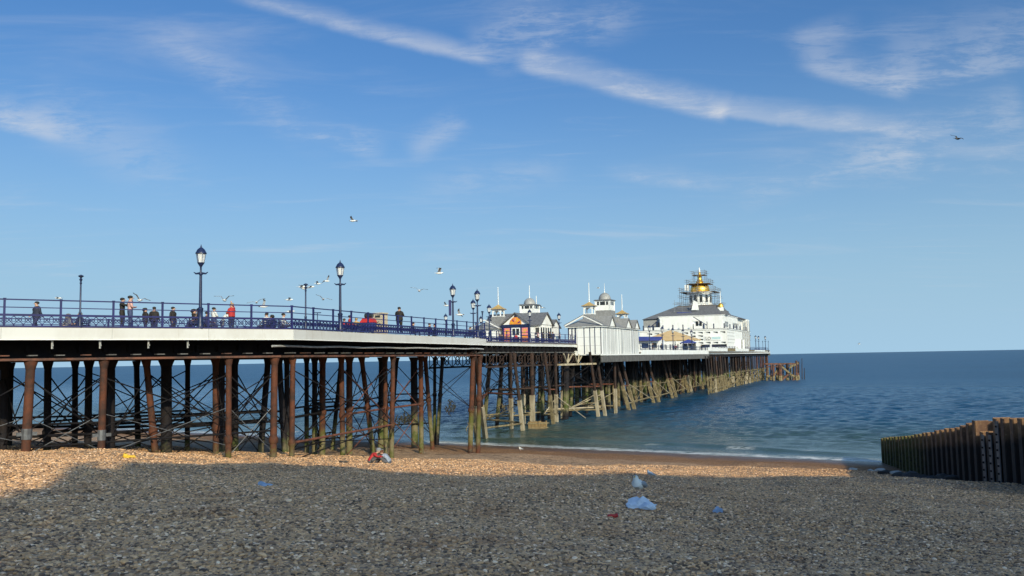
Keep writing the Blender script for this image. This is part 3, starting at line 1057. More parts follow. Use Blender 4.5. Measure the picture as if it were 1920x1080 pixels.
brace_row('f', (EYE - 0.55, 5.9), 'black_iron', 0.032, None, 12)
brace_row('f', (6.6, 4.0), 'steel_grey', 0.018, ((5.2, 'black_iron', 0.05),), 12)
brace_row('g', (EYE - 0.4, 4.4, 1.0), 'black_iron', 0.034, ((4.4, 'strut_rust', 0.07),), 16)
brace_row('sBC', (EYE - 0.4, 4.9, 1.4), 'strut_rust', 0.034, ((5.3, 'strut_rust', 0.075),), 14)
brace_row('sAB', (EYE - 0.4, 5.6), 'black_iron', 0.036, None, 14)
for rw in ('dAB1', 'dAB2', 'dAB3', 'dBC1', 'dBC2'):
    brace_row(rw, (EYE - 0.35, 5.3, 2.2), 'black_iron', 0.038, ((5.3, 'black_iron', 0.08), (5.9, 'black_iron', 0.06), (3.2, 'black_iron', 0.06)), 14, (lambda c: c.b.y) if 'BC' in rw else (lambda c: c.b.x))
_front = [c for c in COLS if c.row in ('f', 'g')]
for c0 in _front:
    cand = sorted([c for c in COLS if c.row not in ('f', 'g') and 2.0 < (c.b - c0.b).xy.length < 9.5], key=lambda c: (c.b - c0.b).xy.length)
    for c1 in cand[:2]:
        cross_brace(c0, c1, EYE - 0.5, 4.6, 'black_iron', 0.030)


def build_middle_columns():
    """raking legs of the middle deck, in pale casings at the foot"""
    zt = EYE + 0.75
    legs = [(890, 913, 84, 98), (886, 895, 88, 99), (963, 983, 103, 106), (957, 959, 105, 110), (1021, 1040, 114, 117), (1041, 1044, 118, 121),
            (1106, 1124, 126, 129), (1118, 1137, 127, 130.5), (1152, 1155, 136, 138)]
    for i, (a, b, Dt, Db) in enumerate(legs):
        column_w(G(a, Dt, zt), G(b, Db, -1.2), 0.21, 'm0', 'iron_sea', (), 4.0 - 0.06 * (i % 3), 8)
    dark = [(920, 906, 108, 112, 'm1'), (943, 930, 112, 115, 'm2'), (980, 981, 116, 117, 'm1'), (997, 999, 112, 114, 'm1'), (1003, 996, 122, 124, 'm2'), (1016, 1008, 124, 126, 'm2'), (1017, 1017, 118, 119, 'm1'),
            (1030, 1030, 124, 125, 'm2'), (1055, 1056, 126, 128, 'm1'), (1062, 1060, 124, 124, 'm1'), (1070, 1068, 132, 133, 'm2'), (1076, 1068, 130, 131, 'm2'),
            (1100, 1100, 138, 139, 'm1'), (1128, 1130, 142, 143, 'm1'), (1140, 1142, 145, 146, 'm2'), (1150, 1152, 150, 151, 'm2')]
    for a, b, Dt, Db, rw in dark:
        pale = rw == 'm1' and a in (980, 997, 1055)
        column_w(G(a, Dt, zt), G(b, Db, -1.2), 0.27 if a != 1062 else 0.45, rw, 'iron_sea' if pale else 'iron_shaded', (), 4.1 if pale else None, 8)
    sy = lambda c: c.b.y
    brace_row('m0', (EYE - 1.0, 4.6), 'iron_shaded', 0.04, None, 16, sy)
    brace_row('m1', (EYE - 0.9, 5.0, 1.8), 'black_iron', 0.042, ((5.0, 'iron_sea', 0.12), (1.5, 'barnacle_tan', 0.10)), 16, sy)
    brace_row('m2', (EYE - 0.9, 4.7, 1.5), 'black_iron', 0.042, ((4.7, 'black_iron', 0.11), (2.6, 'black_iron', 0.09)), 16, sy)
    cs = [c for c in COLS if c.row == 'm0']
    ms = [c for c in COLS if c.row == 'm1']
    for c0 in cs:
        c1 = min(ms, key=lambda c: (c.b - c0.b).xy.length)
        cross_brace(c0, c1, EYE - 0.9, 4.2, 'black_iron', 0.04)
        rod('strut', c0.at(4.55), c1.at(4.6), 0.10, 'strut_rust', pier, PR, 8)
        rod('strut', c0.at(1.1), c1.at(1.15), 0.10, 'barnacle_tan', pier, PR, 8)
        rod('strut', c0.at(3.4), c1.at(0.9), 0.055, 'pale_timber', pier, PR)
    rod('strut', G(905, 99, 1.0), G(978, 105, 1.0), 0.11, 'barnacle_tan', pier, PR, 8)
    rod('strut', G(902, 106, 2.0), G(965, 112, 1.9), 0.10, 'barnacle_tan', pier, PR, 8)
    rod('strut', G(1024, 121, 1.7), G(1128, 130, 1.4), 0.12, 'pale_timber', pier, PR, 8)
    rod('strut', G(1040, 117, 3.9), G(1098, 124, 0.2), 0.055, 'pale_timber', pier, PR)


build_middle_columns()


def build_head_columns():
    zt = EYE - 0.2
    # front legs in raking pairs: photo column of the foot, depth of the foot
    pairs = [(1183, 144), (1193, 147), (1229, 164), (1239, 167), (1264, 182), (1271, 186), (1294, 205), (1300, 208), (1321, 226), (1329, 231)]
    for i, (px, D) in enumerate(pairs):
        f = G(px, D, -1.2)
        top = Vector((f.x, f.y, zt)) - v3(OUT * 2.1, 0) - v3(AX * 1.2, 0)
        column_w(top, f, 0.25, 'h0', 'iron_sea', (), 4.1, 8)
        # a second, upright sleeved leg behind the pair
        f2 = f - v3(OUT * 4.2, 0) + v3(AX * 1.5, 0)
        column_w(Vector((f2.x, f2.y, zt)), f2, 0.24, 'h1', 'iron_sea', (), 4.3, 8)
        if i % 2:
            c0, c1 = COLS[-4], COLS[-2]
            rod('strut', c0.at(1.1), c1.at(1.1), 0.13, 'barnacle_tan', pier, PR, 8)
            rod('strut', c0.at(4.0), c1.at(4.0), 0.12, 'strut_rust', pier, PR, 8)
            rod('strut', c0.at(4.0), c1.at(0.9), 0.07, 'pale_timber', pier, PR)
    h0 = sorted([c for c in COLS if c.row == 'h0'], key=lambda c: c.b.y)
    for c0, c1 in zip(h0[1::2], h0[2::2]):
        rod('strut', c0.at(1.2), c1.at(1.2), 0.13, 'barnacle_tan', pier, PR, 8)
        rod('strut', c0.at(3.6), c1.at(3.4), 0.09, 'barnacle_tan', pier, PR, 8)
        rod('strut', c0.at(4.4), c1.at(0.6), 0.07, 'pale_timber', pier, PR)
        rod('strut', c0.at(0.7), c1.at(4.2), 0.06, 'barnacle_tan', pier, PR)
    # dense rows under the pier head
    base = K1 + AX * 8 - OUT * 4
    for j, o_ in enumerate((2.5, 7.0, 11.5, 16.5, 22.0)):
        k = 12.0
        while k < (190 if j < 3 else 140):
            p = base + AX * k - OUT * o_
            jx, jy = random.uniform(-0.7, 0.7), random.uniform(-0.7, 0.7)
            column_w(Vector((p.x + jx, p.y + jy, zt)), Vector((p.x + jx, p.y + jy, -1.2)), random.choice((0.24, 0.28, 0.36)), 'hd%d' % j, random.choice(('iron_sea', 'iron_shaded', 'iron_shaded', 'iron_shaded')), (), random.uniform(2.2, 3.8) if random.random() < 0.25 else None, 8)
            k += 4.4 if j < 3 else 5.5
    # close-set timber and iron at the widest, outer part
    fr0, fr1 = K2 + AX * 86 - OUT * 1.2, HEAD_END - OUT * 1.2
    n = 22
    for i in range(n):
        p = fr0 + (fr1 - fr0) * (i / (n - 1))
        tall = random.random()
        column_w(v3(p, zt), v3(p + OUT * random.uniform(-0.3, 0.3), -1.2), random.choice((0.2, 0.25, 0.3)), 'ho', 'iron_rust' if i > n * 0.6 and i % 2 else random.choice(('iron_sea', 'iron_shaded')), (), random.uniform(2.2, 4.3), 8)
    ho = [c for c in COLS if c.row == 'ho']
    for z, m_ in ((1.0, 'barnacle_tan'), (3.9, 'barnacle_tan'), (2.4, 'barnacle_tan')):
        rod('strut', ho[0].at(z), ho[-1].at(z), 0.15, m_, pier, PR, 8)
    for i in range(0, n - 4, 3):
        rod('strut', ho[i].at(4.2) + v3(OUT * 0.4, 0), ho[i + 4].at(0.3) + v3(OUT * 0.4, 0), 0.09, 'barnacle_tan', pier, PR)
        rod('strut', ho[i + 4].at(4.2) + v3(OUT * 0.42, 0), ho[i].at(0.3) + v3(OUT * 0.42, 0), 0.09, 'barnacle_tan', pier, PR)
    # shoreward face of the widening, seen as a lattice of tan struts
    w0, w1 = K2 + AX * 56 + OUT * 0.4, K2 + AX * 86 - OUT * 0.6
    wl_ = []
    for i in range(9):
        p = w0 + (w1 - w0) * (i / 8)
        wl_.append(column_w(v3(p, zt), v3(p + OUT * 0.5, -1.2), random.choice((0.15, 0.2, 0.24)), 'hw', random.choice(('iron_shaded', 'iron_sea')), (), random.uniform(2.4, 4.3), 8))
    for z in (0.9, 3.6):
        rod('strut', wl_[0].at(z), wl_[-1].at(z), 0.14, 'barnacle_tan', pier, PR, 8)
    for i in range(0, 7, 2):
        rod('strut', wl_[i].at(4.2), wl_[i + 2].at(0.4), 0.08, 'barnacle_tan', pier, PR)
        rod('strut', wl_[i + 2].at(4.2), wl_[i].at(0.4), 0.08, 'barnacle_tan', pier, PR)
    # the thicket of tie rods between these rows reads as one mass
    mass = MB()
    for j in range(3):
        cs = sorted([c for c in COLS if c.row == 'hd%d' % j], key=lambda c: c.b.y)
        for c0, c1 in zip(cs[:-1], cs[1:]):
            if (c1.b - c0.b).xy.length < 6.5:
                mass.tube([c0.at(EYE - 1.0), c1.at(3.4)], 0.06, 5).tube([c1.at(EYE - 1.0), c0.at(3.4)], 0.06, 5)
        rod('strut', cs[0].at(4.4), cs[-1].at(4.4), 0.13, 'iron_shaded', pier, PR, 8)
    ppart('tie_rod_thicket', mass, 'black_iron')['kind'] = 'stuff'


build_head_columns()


def hanging_weed():
    """tufts of weed and rope caught on the struts"""
    for k, (px, py, D, mt) in enumerate(((985, 765, 112, 'weed_green'), (1000, 760, 114, 'weed_green'), (1052, 772, 120, 'weed_dark'), (842, 770, 66, 'weed_dark'), (846, 760, 67, 'weed_dark'), (765, 785, 60, 'weed_dark'), (752, 790, 59, 'weed_dark'), (938, 762, 108, 'barnacle_tan'), (952, 768, 110, 'barnacle_tan'), (893, 735, 96, 'barnacle_tan'), (886, 800, 94, 'barnacle_tan'))):
        c = W(px, py, D)
        mb = MB()
        for i in range(12):
            sp = 0.35 if D < 90 else 0.55
            a = c + Vector((random.uniform(-sp, sp), random.uniform(-0.3, 0.3), random.uniform(0.0, 0.5)))
            e = a + Vector((random.uniform(-0.18, 0.18), random.uniform(-0.2, 0.2), -random.uniform(0.15, 0.55) * (1 if D < 90 else 1.6)))
            m_ = (a + e) / 2 + Vector((random.uniform(-0.2, 0.2), 0, random.uniform(-0.1, 0.1)))
            mb.tube([a, m_, e], [0.03, 0.05, 0.012], 5)
        ppart('hanging_weed', mb, mt)


hanging_weed()


# ------------------------------------------------------------------ balustrades
def balustrade(name, runs, z, label, lattice=True, step=2.3, material='navy_paint', hgt=1.28):
    """posts, two upper rails and a cast lattice panel in every bay"""
    p00 = runs[0][0]
    root = thing(name, v3(p00, z), label, 'railing')
    org = v3(p00, z)
    zero = Vector((0, 0, 0))
    panels = {}
    for p0, p1, z0, z1 in runs:
        L = (p1 - p0).length
        n = max(1, round(L / step))
        st = L / n
        d = (p1 - p0) / L
        if lattice and round(st, 3) not in panels:
            mb = MB()
            m_ = max(2, round(st / 0.36))
            w_ = st / m_
            for i in range(m_):
                x0, x1, xm = i * w_, (i + 1) * w_, (i + 0.5) * w_
                for a, b in (((x0, 0.14), (x1, 0.52)), ((x0, 0.52), (x1, 0.14))):
                    mb.bar((a[0], 0, a[1]), (b[0], 0, b[1]), 0.03, 0.044, (0, 1, 0))
                ring = [(xm + 0.115 * math.cos(t_), 0.018, 0.33 + 0.115 * math.sin(t_)) for t_ in np.linspace(0, 2 * math.pi, 9)]
                for a, b in zip(ring[:-1], ring[1:]):
                    mb.bar(a, b, 0.02, 0.042, (0, 1, 0))
                ring = [(x0 + 0.085 * math.cos(t_), -0.016, 0.33 + 0.085 * math.sin(t_)) for t_ in np.linspace(0, 2 * math.pi, 7)]
                for a, b in zip(ring[:-1], ring[1:]):
                    mb.bar(a, b, 0.02, 0.040, (0, 1, 0))
                mb.box(x0 - 0.035, x0 + 0.035, -0.02, 0.02, 0.085, 0.14)
            mb.box(0, st, -0.016, 0.016, 0.135, 0.155)
            panels[round(st, 3)] = mb.mesh('lattice_panel', material)
        rz = math.atan2(d.y, d.x)
        a3, b3 = v3(p0, z0) - org, v3(p1, z1) - org
        up = Vector((0, 0, 1))
        for nm, h, w, t_ in (('top_rail', hgt, 0.055, 0.06), ('middle_rail', hgt * 0.72, 0.035, 0.042), ('lower_rail', 0.57, 0.11, 0.10), ('bottom_rail', 0.045, 0.14, 0.088)):
            if not lattice and nm == 'bottom_rail':
                h = 0.15
            part(nm, MB().bar(a3 + up * h, b3 + up * h, w, t_), material, root)
        for i in range(n + 1):
            q = v3(p0 + d * st * i, z0 + (z1 - z0) * i / n) - org
            post = _unit.get(('post', material, hgt))
            if post is None:
                post = _unit[('post', material, hgt)] = MB().box(-0.045, 0.045, -0.045, 0.045, 0.0, hgt + 0.03).box(-0.06, 0.06, -0.06, 0.06, hgt + 0.031, hgt + 0.06).mesh('post', material)
            o = link('post', post, root, q)
            o.rotation_euler = (0, 0, rz)
            if lattice and i < n:
                o = link('lattice_panel', panels[round(st, 3)], root, q)
                o.rotation_euler = (0, 0, rz)
    return root


def build_balustrades():
    i1 = 0.14
    b = offs(i1)
    s = 0.78
    a_start = b[0] + (b[1] - b[0]) * s
    balustrade('balustrade', [(a_start, b[2], DECK, DECK), (b[2], b[3], DECK, DECK + 0.12)], DECK, 'blue iron balustrade with pierced panels along the white promenade edge')
    f = offs(17.8)
    balustrade('balustrade', [(f[0] + (f[1] - f[0]) * s, f[2], DECK, DECK), (f[2], f[3], DECK, DECK)], DECK, 'blue balustrade on the far side of the promenade deck behind the people')
    balustrade('balustrade', [(Dp - OUT * 0.14 - AX * 0.2, E - OUT * 0.14, DECK2, DECK2)], DECK2, 'blue balustrade of the middle deck in front of the small kiosk')
    h1 = K2 + AX * 62
    balustrade('balustrade', [(K2 + AX * 1.8 - OUT * 0.2, h1 - OUT * 0.2, EYE + 1.13, EYE + 1.13)], EYE + 1.13, 'thin dark railing on the white apron below the tan tent', False, 3.1, 'navy_dark', 0.85)
    balustrade('balustrade', [(h1 + AX * 1.0 - OUT * 0.9, HEAD_END - OUT * 0.9, EYE + 1.15, EYE + 1.15), (HEAD_END - OUT * 0.9, HEAD_END - OUT * 24, EYE + 1.15, EYE + 1.15)], EYE + 1.15, 'railing round the seaward tip of the pier head', False, 4.2, 'navy_paint', 1.15)


build_balustrades()

# ------------------------------------------------------------------ lamps


def lamp_parts(root, H, lantern=True, detail=True):
    mb = MB().lathe([(0.17, 0), (0.17, 0.25), (0.13, 0.32), (0.13, 0.95), (0.155, 1.0), (0.155, 1.06), (0.085, 1.12), (0.07, H - 1.62)], 12)
    if not lantern:
        mb = MB().lathe([(0.11, 0), (0.11, 0.25), (0.085, 0.3), (0.085, 0.9), (0.10, 0.95), (0.06, 1.05), (0.052, H - 1.62)], 12)
    part('base', MB().box(-0.16, 0.16, -0.16, 0.16, 0.0, 0.12), 'navy_paint', root)
    part('post', mb, 'navy_dark', root, True)
    zt = H - 1.62
    if not lantern:
        part('finial', MB().lathe([(0.052, zt), (0.08, zt + 0.06), (0.045, zt + 0.14), (0.10, zt + 0.3), (0.04, zt + 0.4), (0.17, zt + 0.50), (0.17, zt + 0.53), (0.04, zt + 0.60)], 12), 'navy_dark', root, True)
        return
    part('crossbar', MB().tube([(-0.36, 0, zt + 0.16), (-0.25, 0, zt + 0.08), (-0.1, 0, zt + 0.1), (0, 0, zt + 0.02), (0.1, 0, zt + 0.1), (0.25, 0, zt + 0.08), (0.36, 0, zt + 0.16)], [0.02, 0.045, 0.06, 0.10, 0.06, 0.045, 0.02], 7), 'navy_dark', root, True)
    part('neck', MB().lathe([(0.07, zt), (0.09, zt + 0.08), (0.05, zt + 0.2), (0.05, zt + 0.42), (0.09, zt + 0.5), (0.17, zt + 0.62), (0.19, zt + 0.66)], 12), 'navy_dark', root, True)
    g0 = zt + 0.665
    lant = part('lantern', MB().lathe([(0.165, g0), (0.235, g0 + 0.44), (0.235, g0 + 0.46)], 6), 'lamp_glass', root)
    for k in range(6):
        a = 2 * math.pi * k / 6
        part('glazing_bar', MB().bar((0.17 * math.cos(a), 0.17 * math.sin(a), g0), (0.242 * math.cos(a), 0.242 * math.sin(a), g0 + 0.45), 0.022, 0.022), 'navy_dark', lant)
    part('bulb', MB().lathe([(0.03, g0 + 0.05), (0.055, g0 + 0.15), (0.05, g0 + 0.3), (0.02, g0 + 0.34)], 8), 'white_paint', lant, True)
    part('lantern_roof', MB().lathe([(0.29, g0 + 0.463), (0.29, g0 + 0.50), (0.25, g0 + 0.56), (0.19, g0 + 0.68), (0.09, g0 + 0.77), (0.05, g0 + 0.79), (0.05, g0 + 0.83), (0.03, g0 + 0.86), (0.012, g0 + 0.955)], 12), 'navy_dark', root, True)


LAMP_H = 4.42


def lamp_at(p, z, label, group, lantern=True, proto={}, s=1.0):
    if lantern not in proto:
        root = thing('street_lamp', v3(p, z), label, 'lamp', group)
        lamp_parts(root, LAMP_H, lantern)
        proto[lantern] = root
    else:
        root = copy_tree(proto[lantern])
        root.location = v3(p, z)
        root['label'] = label
        root['group'] = group
    root.scale = (s, s, s)
    root.rotation_euler = (0, 0, random.uniform(-0.3, 0.3))
    return root


def build_lamps():
    b = offs(0.15)
    g1 = 'lamps along the promenade edge of the pier'
    lamp_at(edge_pt(375, b[1], b[2]), DECK, 'tallest-looking blue lantern lamp, above the group feeding gulls', g1)
    for px, lab in ((638, 'blue lantern lamp beside the red and yellow jackets'), (850, 'blue lantern lamp with a narrow banner on its post'), (896, 'blue lantern lamp at the seaward corner of the promenade deck')):
        o = lamp_at(edge_pt(px, b[2], b[3]), DECK + 0.05, lab, g1)
    q = edge_pt(850, b[2], b[3])
    bn = part('lamp_banner', MB().box(-0.35, -0.13, -0.03, 0.03, 1.75, 3.05), 'navy_paint')
    bn.location = v3(q, DECK + 0.05)
    tag(bn, 'narrow dark blue banner hung on the lamp post beyond the man in the long coat', 'banner')
    lamp_at(edge_pt(149, b[1], b[2]), DECK, 'plain blue post without a lantern at the left of the pier', g1, False, s=0.75)
    lamp_at(edge_pt(573, b[2], b[3]), DECK, 'plain blue post without a lantern that gulls circle', g1, False, s=0.79)
    lamp_at(G(908, 99.5, 0).xy, DECK2, 'thin blue post without a lantern just before the small kiosk', g1, False, s=1.05)
    g2 = 'lamps on the middle deck'
    for px, D, z, lab in ((891, 88, DECK, 'blue lantern lamp just behind the corner lamp, a little lower'), (838, 118, DECK2, 'small distant lantern lamp seen through the promenade railing'),
                          (904.5, 126, DECK2, 'smallest lantern lamp low against the left kiosk wing')):
        lamp_at(G(px, D, 0).xy, z, lab, g2)
    for px, lab in ((918, 'blue lantern lamp in front of the grey roofed kiosk wing'), (994, 'blue lantern lamp in front of the shop gable with the orange sign'), (1049, 'blue lantern lamp left of the white boarded kiosk')):
        lamp_at(edge_pt(px, Dp - OUT * 0.15, E - OUT * 0.15), DECK2, lab, g2)
    g3 = 'lamps round the pier head'
    h1 = K2 + AX * 62
    for px, lab in ((1218, 'dark lantern lamp left of the tan tent'), (1242, 'dark lantern lamp before the left slope of the tan tent'), (1262, 'dark lantern lamp before the peak of the tan tent'), (1281, 'dark lantern lamp before the right slope of the tan tent'), (1297, 'dark lantern lamp by the blue parasol')):
        lamp_at(edge_pt(px, K2 - OUT * 0.5, h1 - OUT * 0.5), EYE + 0.75, lab, g3, s=1.12)
    for px, D, s, lab, ln in ((1404, 292, 0.95, 'shortest lamp at the pier tip beside the pavilion', True), (1409, 280, 1.35, 'tall lamp nearest the pavilion on the pier tip', True), (1420, 288, 1.3, 'second tall lamp from the pavilion on the pier tip', True),
                              (1425.5, 300, 1.32, 'third tall lamp from the pavilion on the pier tip', True), (1433, 300, 1.15, 'thin post between two lamps at the pier tip', False), (1438, 300, 1.3, 'outermost lantern lamp on the pier tip', True), (1443.5, 303, 1.15, 'thin post at the very end of the pier', False)):
        lamp_at(G(px, D, 0).xy, EYE + 0.75, lab, g3, ln, s=s)


build_lamps()

# ------------------------------------------------------------------ groyne of steel sheet piles


def build_groyne():
    g0, g1 = Vector((21.2, 31.6)), Vector((30.6, 70.5))
    L = (g1 - g0).length
    d = (g1 - g0).normalized()
    n = Vector((-d.y, d.x))                     # towards the pier side
    root = thing('groyne', v3(g0, bz(*g0)), 'rusty sheet steel groyne running down the beach into the sea', 'groyne')
    org = v3(g0, bz(*g0))
    pitch = 1.16
    N = int(L / pitch)
    for i in range(N):
        s = i * pitch
        p = g0 + d * s
        y = p.y
        top = np.interp(y, [30, 35, 38, 42, 46, 50, 55, 60, 66, 71], [6.15, 5.98, 5.82, 5.5, 4.75, 4.22, 3.55, 2.95, 2.28, 1.68]) + random.uniform(-0.03, 0.03)
        if 40.6 < y < 42.0:
            top -= 0.62
        z0 = min(bz(p.x, p.y), 3.2) - 1.2
        # trapezoid pan of the pile: inner flange, web, outer flange, web
        pr = [(0.0, 0.0), (0.34, 0.0), (0.46, 0.80), (0.92, 0.80), (1.16, 0.0)]
        th = 0.035
        jit = random.uniform(-0.03, 0.03)
        mb = MB()
        for (a, h0), (b, h1) in zip(pr[:-1], pr[1:]):
            q = [p + d * a + n * (h0 + jit), p + d * b + n * (h1 + jit)]
            nn = Vector((-(q[1] - q[0]).y, (q[1] - q[0]).x)).normalized() * th
            dz = random.uniform(-0.02, 0.02)
            mb.prism([tuple(q[0]), tuple(q[1]), tuple(q[1] + nn), tuple(q[0] + nn)], z0, top + dz)
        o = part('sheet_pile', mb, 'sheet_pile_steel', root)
        o.location = -org
        if 38.9 < y < 42.3:
            pl = part('bolted_plate', MB().prism([tuple(p + n * 0.84 + d * 0.05), tuple(p + n * 0.84 + d * 0.5), tuple(p + n * 0.88 + d * 0.5), tuple(p + n * 0.88 + d * 0.05)], z0, top - 0.1), 'steel_grey', root)
            pl.location = -org
            for k in range(8):
                z = top - 0.35 - k * 0.36
                q = p + n * 0.88 + d * 0.27
                b = part('bolt', MB().tube([v3(q, z), v3(q + n * 0.05, z)], 0.05, 6), 'black_iron', pl)
    # level waling along the top, rusted
    for k in range(7):
        a, b = g0 + d * (14 + k * 3.4) - n * 0.12, g0 + d * (17.3 + k * 3.4) - n * 0.12
    for i, (px, py, D, r_) in enumerate(((1662, 880, 58, 0.34), (1690, 882, 55, 0.42), (1712, 884, 53, 0.5), (1735, 888, 50.5, 0.55), (1752, 886, 50, 0.4), (1772, 886, 49, 0.45), (1790, 888, 47.5, 0.35))):
        q = G(px, D, 0)
        rock(v3(q, bz(q.x, q.y) + r_ * 0.18), r_, 'rock_dark', ('dark wet boulder nearest the water at the foot of the groyne', 'dark boulder second from the water at the groyne foot', 'dark boulder third from the water at the groyne foot', 'largest dark boulder at the groyne foot', 'small dark boulder between larger ones at the groyne foot', 'dark boulder near the shaded middle piles', 'dark boulder closest to the viewer under the groyne')[i], 'boulders at the foot of the groyne', 1.4)
    for i, (px, py, D, r_) in enumerate(((1600, 873, 62, 0.2), (1634, 874, 60.5, 0.16), (1652, 876, 59.5, 0.26), (1680, 877, 57.5, 0.24), (1717, 880, 54.5, 0.16))):
        q = G(px, D, 0)
        rock(v3(q, bz(q.x, q.y) + r_ * 0.25), r_, 'rock_pale', ('pale stone farthest left on the wet shingle by the sea', 'tiny pale stone on the wet shingle', 'pale stone before the groyne tip', 'pale stone among the dark boulders', 'small pale stone on the largest dark boulder heap')[i], 'pale stones near the groyne', 1.7)


def rock(c, r_, material, label, group, flat=1.4):
    bm = bmesh.new()
    bmesh.ops.create_icosphere(bm, subdivisions=2, radius=1.0)
    for v in bm.verts:
        k = 1 + random.uniform(-0.22, 0.18)
        v.co = Vector((v.co.x * k * r_ * flat, v.co.y * k * r_, v.co.z * k * r_ * 0.62))
    me = bpy.data.meshes.new('boulder')
    bm.to_mesh(me)
    bm.free()
    me.materials.append(MATS[material])
    o = link('boulder', me, None, c)
    o.rotation_euler = (0, 0, random.uniform(0, 3))
    return tag(o, label, 'rock', group)


build_groyne()

# ------------------------------------------------------------------ kiosks with cupolas
RZ = math.atan2(OUT.y, OUT.x)


def gable_roof(mb, x0, x1, y0, y1, ze, zr, along='y', ov=0.3, th=0.12):
    """two sloping slabs"""
    if along == 'y':
        xm = (x0 + x1) / 2
        for xe in (x0 - ov, x1 + ov):
            mb.solid([(xe, y0 - ov, ze - ov * (zr - ze) / ((x1 - x0) / 2)), (xm, y0 - ov, zr), (xm, y1 + ov, zr), (xe, y1 + ov, ze - ov * (zr - ze) / ((x1 - x0) / 2))], (0, 0, th))
    else:
        ym = (y0 + y1) / 2
        for ye in (y0 - ov, y1 + ov):
            mb.solid([(x0 - ov, ye, ze - ov * (zr - ze) / ((y1 - y0) / 2)), (x0 - ov, ym, zr), (x1 + ov, ym, zr), (x1 + ov, ye, ze - ov * (zr - ze) / ((y1 - y0) / 2))], (0, 0, th))
    return mb


def hip_roof(x0, x1, y0, y1, ze, zr, inset, ov=0.35):
    x0, x1, y0, y1 = x0 - ov, x1 + ov, y0 - ov, y1 + ov
    xm = (x0 + x1) / 2
    vs = [(x0, y0, ze), (x1, y0, ze), (x1, y1, ze), (x0, y1, ze), (xm, y0 + inset, zr), (xm, y1 - inset, zr)]
    return MB().add(vs, [(0, 1, 4), (1, 2, 5, 4), (2, 3, 5), (3, 0, 4, 5), (3, 2, 1, 0)])


def arcade(root, x, y, z0, z1, w, nper=1, posts=0.16):
    """open white arcade: corner posts, head band with arches cut as stepped spandrels, low sill"""
    mb = MB()
    h = w / 2
    for sx in (-1, 1):
        for sy in (-1, 1):
            cx, cy = x + sx * (h - posts / 2), y + sy * (h - posts / 2)
            mb.box(cx - posts / 2, cx + posts / 2, cy - posts / 2, cy + posts / 2, z0, z1)
    o = part('arcade_posts', mb, 'white_paint', root)
    hb = (z1 - z0) * 0.22
    band = MB().box(x - h + 0.002, x + h - 0.002, y - h + 0.002, y - h + posts * 0.8, z1 - hb, z1 - 0.003).box(x - h + 0.002, x + h - 0.002, y + h - posts * 0.8, y + h - 0.002, z1 - hb, z1 - 0.003)
    band.box(x - h + 0.004, x - h + posts * 0.8, y - h + posts, y + h - posts, z1 - hb, z1 - 0.004).box(x + h - posts * 0.8, x + h - 0.004, y - h + posts, y + h - posts, z1 - hb, z1 - 0.004)
    part('arcade_head', band, 'white_paint', root)
    sp = MB()
    ss = (w - 2 * posts) * 0.28
    for sx in (-1, 1):
        xi = x + sx * (h - posts)
        for yy in (y - h + 0.03, y + h - posts * 0.8):
            sp.solid([(xi, yy, z1 - hb - ss), (xi - sx * ss, yy, z1 - hb), (xi, yy, z1 - hb)], (0, posts * 0.6, 0))
        yi = y + sx * (h - posts)
        for xx in (x - h + 0.03, x + h - posts * 0.8):
            sp.solid([(xx, yi, z1 - hb - ss), (xx, yi - sx * ss, z1 - hb), (xx, yi, z1 - hb)], (posts * 0.6, 0, 0))
    part('arch', sp, 'white_paint', root)
    part('sill', MB().box(x - h - 0.04, x + h + 0.04, y - h - 0.04, y + h + 0.04, z0 - 0.1, z0), 'white_paint', root)
    return o


def cupola(root, x, y, zb, z0, z1, zroof, zpole, w=1.5, base='slate_light'):
    b = part('cupola_base', MB().box(x - w * 0.56, x + w * 0.56, y - w * 0.56, y + w * 0.56, zb, z0 - 0.1), base, root)
    arcade(root, x, y, z0, z1, w)
    r4 = math.sqrt(2)
    hh = zroof - z1
    rf = part('cupola_roof', MB().lathe([(w * 0.66 * r4, z1), (w * 0.66 * r4, z1 + 0.05), (w * 0.42 * r4, z1 + hh * 0.34), (w * 0.20 * r4, z1 + hh * 0.7), (w * 0.05 * r4, zroof)], 4, (x, y, 0), rot=math.pi / 4), 'gold_paint', root)
    part('eaves', MB().box(x - w * 0.67, x + w * 0.67, y - w * 0.67, y + w * 0.67, z1 - 0.09, z1 - 0.004), 'slate', root)
    part('flagpole', MB().tube([(x, y, zroof - 0.15), (x, y, zroof + 1.0), (x, y, zpole)], [0.075, 0.07, 0.05], 7), 'white_paint', root, True)


